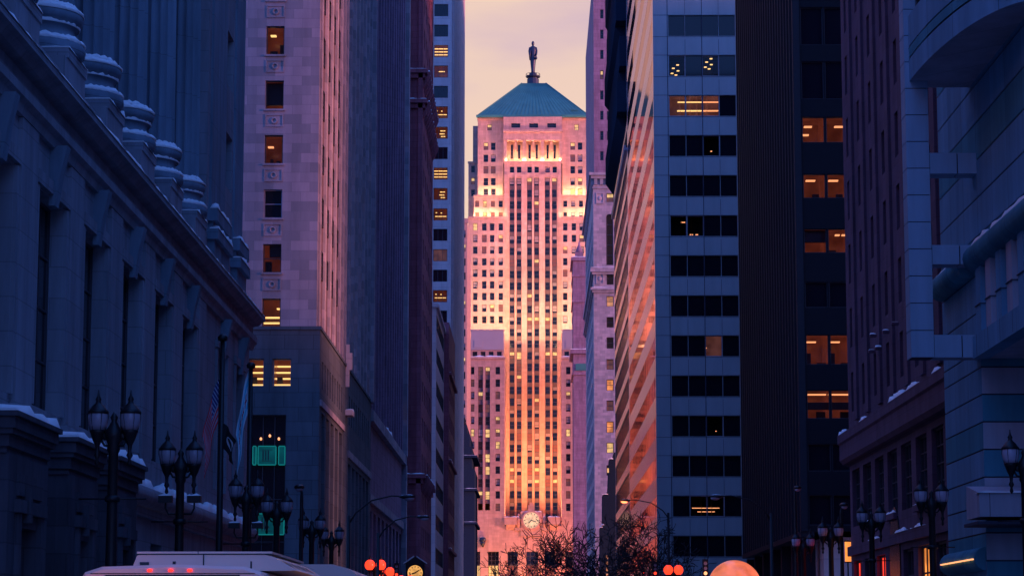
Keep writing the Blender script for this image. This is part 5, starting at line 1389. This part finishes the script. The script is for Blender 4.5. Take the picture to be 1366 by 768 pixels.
def pole_lamp(label, x, y, z, lens):
    t = thing('pole_lamp', label, 'street lamp', 'single-headed lamp poles', (x, y, .13)); z -= .13
    mb = MB(); mb.lathe([(.16, 0), (.12, .5), (.07, z - .3), (.05, z - .05)], 0, 0, 8); mb.build('pole', M['iron'], t)
    h = MB(); h.tube([(0, 0, z - .1), (0, -.3, z + .05), (0, -.9, z + .06)], .035, 6); h.ball((0, -1.1, z + .04), .22, .4, .12, 0, 12, 6); h = h.build('lamp_head', M['iron'], t)
    l = MB(); l.ball((0, -1.2, z - .05), .15, .22, .10, 0, 10, 6); l.build('lens', lens, h)
pole_lamp('single-headed lamp pole before the corner of the limestone tower', -9.75, 101.0, 8.25, M['globe'])
pole_lamp('single-headed lamp pole against the black ribbed tower', 13.7, 126.0, 9.75, M['globe_pale'])
pole_lamp('single-headed lamp pole against the lit floors beside the rose granite corner', 14.3, 112.0, 8.1, M['globe_pale'])

# ------------------------------------------------------------------ flags and their poles
def flag_mat(kind):
    m, t, p = mat_new(kind); p.inputs['Roughness'].default_value = .8
    uv = _n(t, 'ShaderNodeUVMap'); s = _n(t, 'ShaderNodeSeparateXYZ'); t.links.new(uv.outputs[0], s.inputs[0]); U, V = s.outputs[0], s.outputs[1]
    def mth(op, a, b=None, c=None):
        n = _n(t, 'ShaderNodeMath', operation=op)
        for k, q in enumerate((a, b, c)):
            if q is None: continue
            if isinstance(q, (int, float)): n.inputs[k].default_value = q
            else: t.links.new(q, n.inputs[k])
        return n.outputs[0]
    def mix(f, a, b):
        n = _n(t, 'ShaderNodeMix', data_type='RGBA'); t.links.new(f, n.inputs[0])
        for k, q in ((6, a), (7, b)):
            if isinstance(q, tuple): n.inputs[k].default_value = c4(q)
            else: t.links.new(q, n.inputs[k])
        return n.outputs[2]
    if kind == 'striped_flag_cloth':
        st = mth('LESS_THAN', mth('MODULO', mth('FLOOR', mth('MULTIPLY', V, 13)), 2), .5)
        base = mix(st, (.42, .33, .40), (.85, .02, .03))
        can = mth('MULTIPLY', mth('LESS_THAN', U, .4), mth('GREATER_THAN', V, 6 / 13))
        star = mth('GREATER_THAN', mth('MULTIPLY', mth('SINE', mth('MULTIPLY', U, 94.2)), mth('SINE', mth('MULTIPLY', V, 52.5))), .55)
        col = mix(can, base, mix(star, (.02, .03, .16), (.8, .8, .85)))
    elif kind == 'blue_star_flag_cloth':
        a = mth('ABSOLUTE', mth('SUBTRACT', V, .5))
        stripe = mth('MULTIPLY', mth('GREATER_THAN', a, .17), mth('LESS_THAN', a, .34))
        col = mix(stripe, (.60, .78, .85), (.10, .58, .75))
        for cu in (.2, .4, .6, .8):
            dx = mth('MULTIPLY', mth('SUBTRACT', U, cu), 1.6); dy = mth('SUBTRACT', V, .5)
            r = mth('SQRT', mth('ADD', mth('MULTIPLY', dx, dx), mth('MULTIPLY', dy, dy))); th = mth('ARCTAN2', dx, dy)
            lim = mth('MULTIPLY_ADD', mth('COSINE', mth('MULTIPLY', th, 6)), .06, .11)
            col = mix(mth('LESS_THAN', r, lim), col, (.45, .02, .05))
    else:
        dx = mth('SUBTRACT', U, .5); dy = mth('SUBTRACT', V, .5)
        r = mth('SQRT', mth('ADD', mth('MULTIPLY', dx, dx), mth('MULTIPLY', dy, dy)))
        col = mix(mth('LESS_THAN', r, .24), (.012, .012, .015), (.55, .52, .56))
        col = mix(mth('MULTIPLY', mth('LESS_THAN', r, .20), mth('LESS_THAN', mth('ABSOLUTE', mth('ADD', dx, mth('MULTIPLY', dy, .5))), .1)), col, (.015, .015, .018))
    t.links.new(col, p.inputs['Base Color']) if not isinstance(col, tuple) else None
    return m
def flag(name, mat, label, px, py, ztop, hoist, fly, droop, spread, sgn, loc_y):
    spread *= 1.25
    me = bpy.data.meshes.new(name); nu, nv = 26, 16; vs = []; fs = []; uvs = []
    for j in range(nv + 1):
        for i in range(nu + 1):
            u, v = i / nu, j / nv
            x = sgn * (.06 + spread * u ** .75 * (1 - .25 * v * u) + .05 * u * math.sin(9 * u + 5 * v)); y = .09 * u ** .6 * math.sin(9 * u + 3 * v) + .03 * math.sin(7 * v) * u - .12 * u
            z = -v * hoist - droop * (u ** 1.15) + .05 * math.sin(6 * u + 8 * v) * u
            vs.append((x, y, z))
    for j in range(nv):
        for i in range(nu):
            a = j * (nu + 1) + i; fs.append((a, a + 1, a + nu + 2, a + nu + 1))
    me.from_pydata(vs, [], fs); me.materials.append(flag_mat(mat)); me.polygons.foreach_set('use_smooth', [True] * len(fs))
    ul = me.uv_layers.new(name='UVMap')
    for l in me.loops:
        k = l.vertex_index; ul.data[l.index].uv = ((k % (nu + 1)) / nu, 1 - (k // (nu + 1)) / nv)
    o = bpy.data.objects.new(name, me); C.objects.link(o); o.location = (px, py, ztop)
    sol = o.modifiers.new('thick', 'SOLIDIFY'); sol.thickness = .006
    tag(o, label, 'flag'); return o
def flag_pole(label, x, y, z):
    t = thing('flag_pole', label, 'flag pole', 'flag poles on the left pavement', (x, y, .13)); z -= .13
    mb = MB(); mb.lathe([(.28, 0), (.28, .3), (.14, .4), (.12, 4), (.075, z - .25)], 0, 0, 12); mb.build('pole', M['iron'], t)
    mb = MB(); mb.lathe([(.075, z - .25), (.16, z - .22), (.17, z - .1), (.1, z - .02), (.02, z)], 0, 0, 10); mb.build('cap', M['iron'], t)
    mb = MB(); mb.tube([(-.09, -.05, 1.5), (-.09, -.04, z - .3)], .01, 4); mb.build('halyard', M['iron'], t)
fx1, fy1 = -10.45, 80.0; z1_ = 2.1 + (850 - 446) / F * 80
flag_pole('tall dark flag pole carrying the striped flag and a black flag', fx1, fy1, z1_)
flag('flag', 'striped_flag_cloth', 'limp red and white striped flag with a dark starred corner', fx1, fy1 - .02, 2.1 + (850 - 505) / F * 80, 1.5, 2.6, 1.95, .42, -1, 0)
flag('flag', 'black_emblem_flag_cloth', 'small black flag with a pale emblem hanging below the striped one', fx1, fy1 - .05, 2.1 + (850 - 566) / F * 80, .85, 1.0, .62, .36, 1, 0)
fx2, fy2 = -10.5, 88.6; z2_ = 2.1 + (850 - 484) / F * 88.6
flag_pole('dark flag pole carrying the pale blue flag with red stars', fx2, fy2, z2_)
flag('flag', 'blue_star_flag_cloth', 'limp pale blue and white flag with red stars', fx2, fy2 - .02, 2.1 + (850 - 495) / F * 88.6, 1.6, 3.2, 2.4, .34, -1, 0)

# ------------------------------------------------------------------ bus and truck
Yb = 31.0; bxl, bxr = onY(100, 760, Yb)[0], onY(361, 760, Yb)[0]; zr = onY(230, 754, Yb)[1]
bus = thing('bus', 'white city bus seen from behind with three red marker lamps on its roof edge', 'bus', loc=((bxl + bxr) / 2, Yb, 0)); bw = (bxr - bxl) / 2
prof = [(-bw, .45), (-bw, zr - .42), (-bw + .03, zr - .22), (-bw + .12, zr - .08), (-bw + .34, zr - .01), (0, zr + .02), (bw - .34, zr - .01), (bw - .12, zr - .08), (bw - .03, zr - .22), (bw, zr - .42), (bw, .45)]
mb = MB(); n = len(prof); Ls = ((0.0, .985), (.06, 1.0), (11.6, 1.0), (11.8, .98))
for (yy, sc) in Ls: mb.v += [(x * sc, yy, .45 + (z - .45) * sc) for x, z in prof]
for q in range(3):
    for j in range(n):
        k = (j + 1) % n; mb.f.append((q * n + j, q * n + k, (q + 1) * n + k, (q + 1) * n + j)); mb.m.append(0); mb.sm.append(False)
mb.f.append(tuple(reversed(range(n)))); mb.f.append(tuple(3 * n + j for j in range(n))); mb.m += [0, 0]; mb.sm += [False, False]
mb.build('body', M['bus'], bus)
mb = MB(); q = [(-bw + .32, zr - 1.3), (-bw + .28, zr - .30), (-bw + .40, zr - .115), (bw - .40, zr - .115), (bw - .28, zr - .30), (bw - .32, zr - 1.3)]
i = 0; mb.v += [(x, -.012, z) for x, z in q] + [(x, .03, z) for x, z in q]; mb.f.append(tuple(range(6))); mb.m.append(0); mb.sm.append(False)
for j in range(6): k = (j + 1) % 6; mb.f.append((j, 6 + j, 6 + k, k)); mb.m.append(0); mb.sm.append(False)
mb.build('rear_window', M['bus_dark'], bus)
for px in (200, 228, 253.5):
    mb = MB(); x = onY(px, 757, Yb)[0] - (bxl + bxr) / 2; mb.ball((x, -.02, zr - .058), .035, .03, .018, 0, 10, 6); mb.build('marker_lamp', M['red_lamp'], bus)
hx0, hx1 = onY(176, 745, Yb + .7)[0] - (bxl + bxr) / 2, onY(366, 745, Yb + .7)[0] - (bxl + bxr) / 2; zh = onY(240, 738, Yb + .7)[1]
mb = MB(); mb.sweepY([(hx0 - .12, zr - .06), (hx0, zr), (hx0 + .06, zh - .02), (hx0 + .16, zh), (hx1 - .2, zh), (hx1 - .04, zh - .03), (hx1 + .28, zr - .04)], .75, 5.2)
for y in (1.9, 3.1): mb.box(hx0 + .1, hx1 - .1, y, y + .03, zh, zh + .012)
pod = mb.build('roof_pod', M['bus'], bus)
for j in range(4):                                      # louvred vents on the sloping side of the pod
    mb = MB(); y = 1.25 + .95 * j; q = [(hx1 + .17, zr + .06), (hx1 + .02, zh - .06)]
    mb.quad((q[0][0] + .02, y, q[0][1] + .01), (q[0][0] + .02, y + .55, q[0][1] + .01), (q[1][0] + .02, y + .55, q[1][1] + .01), (q[1][0] + .02, y, q[1][1] + .01)); mb.build('vent', M['bus_dark'], pod)
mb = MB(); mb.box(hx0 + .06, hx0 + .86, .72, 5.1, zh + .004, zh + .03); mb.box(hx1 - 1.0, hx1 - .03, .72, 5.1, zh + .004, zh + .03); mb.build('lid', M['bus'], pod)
mb = MB(); mb.box(hx0 + .05, hx1 - .04, .742, .75, zh - .012, zh + .004); mb.box((hx0 + hx1) / 2 - .008, (hx0 + hx1) / 2 + .008, .742, .75, zr, zh - .012); mb.box(hx0 + .1, hx0 + .22, .73, .75, zr + .03, zr + .07); mb.build('seam', M['bus_dark'], pod)
mb = MB(); mb.box(-bw + .2, bw - .2, -.016, .0, zr - .100, zr - .092); mb.build('seam', M['bus_dark'], bus)
snow_strip(pod, hx0 + .1, hx1 - .1, .8, 1.6, zh, .02, .3)
mb = MB()
for j in range(7): mb.box(bw - .004, bw + .006, .7 + 1.55 * j, 2.05 + 1.55 * j, zr - 1.25, zr - .52)
mb.build('side_window', M['lit_r'], bus)
mb = MB()
mb.box(-.02, .02, .1, .14, zr + .0, zr + .06); mb.box(bw - .31, bw - .29, .4, .44, zr - .03, zr + .07); mb.build('antenna', M['bus_dark'], bus)
for s in (-1, 1):
    for y in (2.4, 9.2):
        mb = MB(); mb.lathe([(.3, -.14), (.48, -.14), (.48, .14), (.3, .14)], 0, 0, 18)
        w = mb.build('wheel', M['bus_dark'], bus, (s * (bw - .16), y, .48)); w.rotation_euler = (0, math.pi / 2, 0)
    mb = MB(); mb.box(s * (bw - .28) - .09, s * (bw - .28) + .09, -.04, .02, .95, 1.35); mb.build('tail_lamp', M['red_lamp'], bus)
mb = MB(); mb.box(-bw, bw, -.12, .05, .42, .72); mb.build('bumper', M['bus_dark'], bus)
Yt = 47.0; tr = thing('box_truck', 'white truck with a rounded roof edge just ahead of the bus', 'truck', loc=(onY(442, 760, Yt)[0] - .6, Yt, 0)); zt = onY(440, 752, Yt)[1]
tw = onY(481, 768, Yt)[0] - tr.location.x
prof = [(-tw, .8), (-tw, zt - .35), (-tw + .1, zt - .1), (-tw + .35, zt), (tw - .55, zt), (tw - .25, zt - .08), (tw - .08, zt - .2), (tw, zt - .4), (tw, .8)]
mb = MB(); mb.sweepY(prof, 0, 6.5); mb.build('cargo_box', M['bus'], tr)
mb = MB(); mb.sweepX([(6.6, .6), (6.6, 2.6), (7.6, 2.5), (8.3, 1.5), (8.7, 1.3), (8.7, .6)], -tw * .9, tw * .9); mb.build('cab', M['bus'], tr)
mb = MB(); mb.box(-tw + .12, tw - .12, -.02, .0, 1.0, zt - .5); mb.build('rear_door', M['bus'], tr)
for s in (-1, 1):
    for y in (1.5, 7.2):
        mb = MB(); mb.lathe([(.28, -.13), (.45, -.13), (.45, .13), (.28, .13)], 0, 0, 16); w = mb.build('wheel', M['bus_dark'], tr, (s * (tw - .2), y, .45)); w.rotation_euler = (0, math.pi / 2, 0)
    mb = MB(); mb.box(s * (tw - .25) - .1, s * (tw - .25) + .1, -.05, 0, .85, .98); mb.build('tail_lamp', M['red_lamp'], tr)

# ------------------------------------------------------------------ street clock, traffic lights, added lamp-blur dome, shop sign
Yc = 211.0; cl = thing('street_clock', 'round amber street clock under a small snowy gable', 'clock', loc=(fx(554, Yc, 760), Yc, .13)); zc_ = fz(763.5, Yc, 554) - .13
mb = MB(); mb.lathe([(.4, 0), (.35, .5), (.16, .7), (.12, zc_ - 1.4), (.3, zc_ - 1.1)], 0, 0, 12); mb.build('post', M['iron'], cl)
mb = MB(); mb.box(-.82, .82, -.25, .25, zc_ - .85, zc_ + .75); mb.sweepY([(-1.0, zc_ + .75), (0, zc_ + 1.42), (1.0, zc_ + .75)], -.35, .35); cs = mb.build('case', M['iron'], cl)
mb = MB()
for s in (-1, 1):
    P = [(s * 1.02, -.37, zc_ + .76), (s * .12, -.37, zc_ + 1.37), (s * .12, .37, zc_ + 1.37), (s * 1.02, .37, zc_ + .76)]; Q = [(x, y, z + .12) for x, y, z in P]
    mb.quad(*P); mb.quad(*Q)
    for k in range(4): mb.quad(P[k], P[(k + 1) % 4], Q[(k + 1) % 4], Q[k])
mb.build('snow', M['snow'], cs)
mb = MB(); mb.poly([(.66 * math.cos(j * .19635), -.27, zc_ + .66 * math.sin(j * .19635)) for j in range(32)])
for k in range(12): bar(mb, 0, -.28, zc_, k * math.pi / 6, .46, .58, .035, 1)
mb.build('clock_face', [M['clock2'], M['iron']], cl)
for a, l, w, yy in ((4.4, .32, .06, -.35), (1.0, .42, .045, -.42)):
    mb = MB(); bar(mb, 0, yy, zc_, a, -.1, l, w); mb.build('clock_hand', M['iron'], cl)
def signal(label, px, py, Y, lens, which=2):
    x, z = onY(px, py, Y); t = thing('traffic_light', label, 'traffic light', None, (x, Y, .13)); z -= .13
    mb = MB(); mb.lathe([(.14, 0), (.07, .4), (.06, z + .5)], 0, .22, 8); mb.build('pole', M['iron'], t)
    mb = MB(); mb.box(-.17, .17, -.12, .16, z - .25, z + .85); hb = mb.build('housing', M['iron'], t)
    for k in range(3):
        v = MB(); zz = z + .3 * k; v.lathe([(.11, -.02), (.11, .02)], 0, 0, 14); o = v.build('lens', lens if k == 0 and which == 0 or k == 2 and which == 2 else M['globe'], hb, (0, -.13, zz)); o.rotation_euler = (math.pi / 2, 0, 0)
        v = MB(); v.tube([(-.13, -.12, zz + .02), (-.13, -.3, zz + .02)], .012, 4); v.box(-.13, .13, -.32, -.12, zz + .12, zz + .135); v.build('visor', M['iron'], hb)
signal('traffic light showing a warm white lens below the white panel tower', 941, 764, 148, M['tube_o'], 0)
signal('small red traffic light beneath the bare trees', 858, 764, 262, M['red_lamp'], 0)
signal('red traffic light beside the lit lamp posts on the left, above the truck roof', 509, 761, 170, M['red_glow'], 0)
signal('red traffic light between the left lamp posts and the amber clock', 529, 766, 176, M['red_glow'], 0)
signal('red traffic light left of the tall bent-arm pole', 874, 764, 180, M['red_glow'], 0)
Yk = 150.0; kx, kz = onY(980, 783, Yk); kr = 36 * Yk / F  # blur of an out-of-focus orange lamp, built as a made-up glowing dome
kk = thing('lamp_blur_dome', 'added orange dome standing in for an out-of-focus lamp at the right crossing', 'lamp blur', loc=(kx, Yk, .13)); kz -= .13
mb = MB(); mb.lathe([(kr * math.cos(a * math.pi / 24), kz + kr * math.sin(a * math.pi / 24)) for a in range(0, 13)], 0, 0, 28); mb.build('dome', M['blur_glow'], kk)
mb = MB(); mb.lathe([(kr * 1.03, kz - .25), (kr * 1.05, kz - .05), (kr * 1.0, kz)], 0, 0, 28); mb.build('ring', M['iron'], kk)
mb = MB(); mb.lathe([(kr * .8, 0), (kr * .8, kz - .25)], 0, 0, 16); mb.build('dome_stand', M['shed'], kk)
for j in range(6):
    mb = MB(); a = j * math.pi / 3; mb.tube([(kr * .95 * math.cos(a), kr * .95 * math.sin(a), 0), (kr * .95 * math.cos(a), kr * .95 * math.sin(a), kz - .2)], .06, 6); mb.build('post', M['iron'], kk)
sx, sz = onY(1133.5, 736, 129.6); sgn = thing('shop_sign', 'small red-orange glowing sign at the far corner of the rose granite building', 'sign', loc=(sx - .1, 129.55, 0))
mb = MB(); mb.box(-.16, .16, -.05, .05, sz - .5, sz + .55, 0); mb.build('panel', M['shop_orange'], sgn)
mb = MB(); mb.box(-.2, .2, -.04, .08, sz - .56, sz - .5); mb.box(-.2, .2, -.04, .08, sz + .55, sz + .61); mb.box(.16, .6, 0, .05, sz + .1, sz + .2); mb.tube([(0, .1, 0.13), (0, .1, sz - .5)], .04, 6); mb.build('bracket', M['iron'], sgn)

# ------------------------------------------------------------------ bare winter trees
def tree(label, x, y, h, spread, seed, lean=0.0, levels=5, trunk_r=.16, first=.30, group='bare street trees', twig=.028):
    rnd = random.Random(seed); t = thing('bare_tree', label, 'tree', group, (x, y, .1))
    tk = MB(); cr = MB()
    def grow(p, d, L, r, lv):
        n = 4; pts = [p]; rs = [r]; q = p
        for k in range(n):
            d = (d + Vector((rnd.gauss(0, .12), rnd.gauss(0, .12), rnd.gauss(.02, .08)))).normalized(); q = q + d * (L / n); pts.append(q); rs.append(max(twig, r * (1 - .5 * (k + 1) / n)))
        cr.tube(pts, rs, 5 if lv < 3 else 3)
        if lv >= levels: return
        for k in range(rnd.choice((2, 3, 3)) if lv < levels - 1 else 3):
            s = rnd.randint(2, n); ax = d.orthogonal().normalized(); ax.rotate(Matrix.Rotation(rnd.uniform(0, 6.28), 3, d))
            nd = (d * rnd.uniform(.6, 1.0) + ax * rnd.uniform(.5, .9) * spread); nd.z += .08
            grow(pts[s], nd.normalized(), L * rnd.uniform(.6, .82), rs[s] * .72, lv + 1)
    top = Vector((lean * h * .2, 0, h * first)); tk.tube([(0, 0, -.1), (0, 0, .3), top * .5, top], [trunk_r * 1.5, trunk_r * 1.1, trunk_r, trunk_r * .85], 9); tk.build('trunk', M['bark'], t)
    for k in range(5):
        a = 6.28 * k / 5 + rnd.uniform(-.4, .4); d = Vector((math.cos(a) * .75 * spread + lean, math.sin(a) * .75 * spread, 1.0)).normalized(); grow(top - Vector((0, 0, .05)), d, h * .30, trunk_r * .6, 1)
    zm = h / max(v[2] for v in cr.v)
    for q in (tk, cr): q.v = [(a * (.5 + .5 * zm), b * (.5 + .5 * zm), c * zm) for a, b, c in q.v]
    cr.build('branches', M['bark'], t); return t
struct_isl = MB(); struct_isl.box(1.2, 6.6, 255, 330, 0, .2); o_ = struct_isl.build('pavement_island', M['kerb']); o_['kind'] = 'structure'
tree('bare tree with spreading limbs in front of the trade tower foot', 3.4, 300, 16.5, 1.5, 3, -.1, levels=6, trunk_r=.3, twig=.04)
tree('bare tree left of the lit street lamp, crossing the end building', 6.8, 268, 16.0, 1.35, 11, .1, levels=6, trunk_r=.28, twig=.036)
tree('bare dark tree on the right pavement under the glowing bent-arm lamp', 10.6, 232, 13.5, 1.2, 5, 0, levels=6, trunk_r=.25, twig=.034)
tree('thin bare tree before the mirror side of the white panel tower', 10.9, 208, 9.8, 1.2, 8, -.2, trunk_r=.15)
0 and tree('faint thin bare tree in front of the first entrance portal', -10.5, 49.0, 7.2, 1.0, 21, .15, trunk_r=.06, levels=3, twig=.006)

# ------------------------------------------------------------------ each building's Empty goes to the foot of its thing
bpy.context.view_layer.update()
for o in list(C.objects):
    if o.type == 'EMPTY' and o.parent is None and tuple(o.location) == (0, 0, 0):
        lo = Vector((1e9,) * 3); hi = -lo
        def walk(q):
            global lo, hi
            if q.type == 'MESH':
                for c in q.bound_box:
                    w = q.matrix_world @ Vector(c)
                    lo = Vector(map(min, lo, w)); hi = Vector(map(max, hi, w))
            for ch in q.children: walk(ch)
        walk(o)
        d = Vector(((lo.x + hi.x) / 2, (lo.y + hi.y) / 2, max(0, lo.z)))
        o.location = d
        for ch in o.children: ch.location = ch.location - d
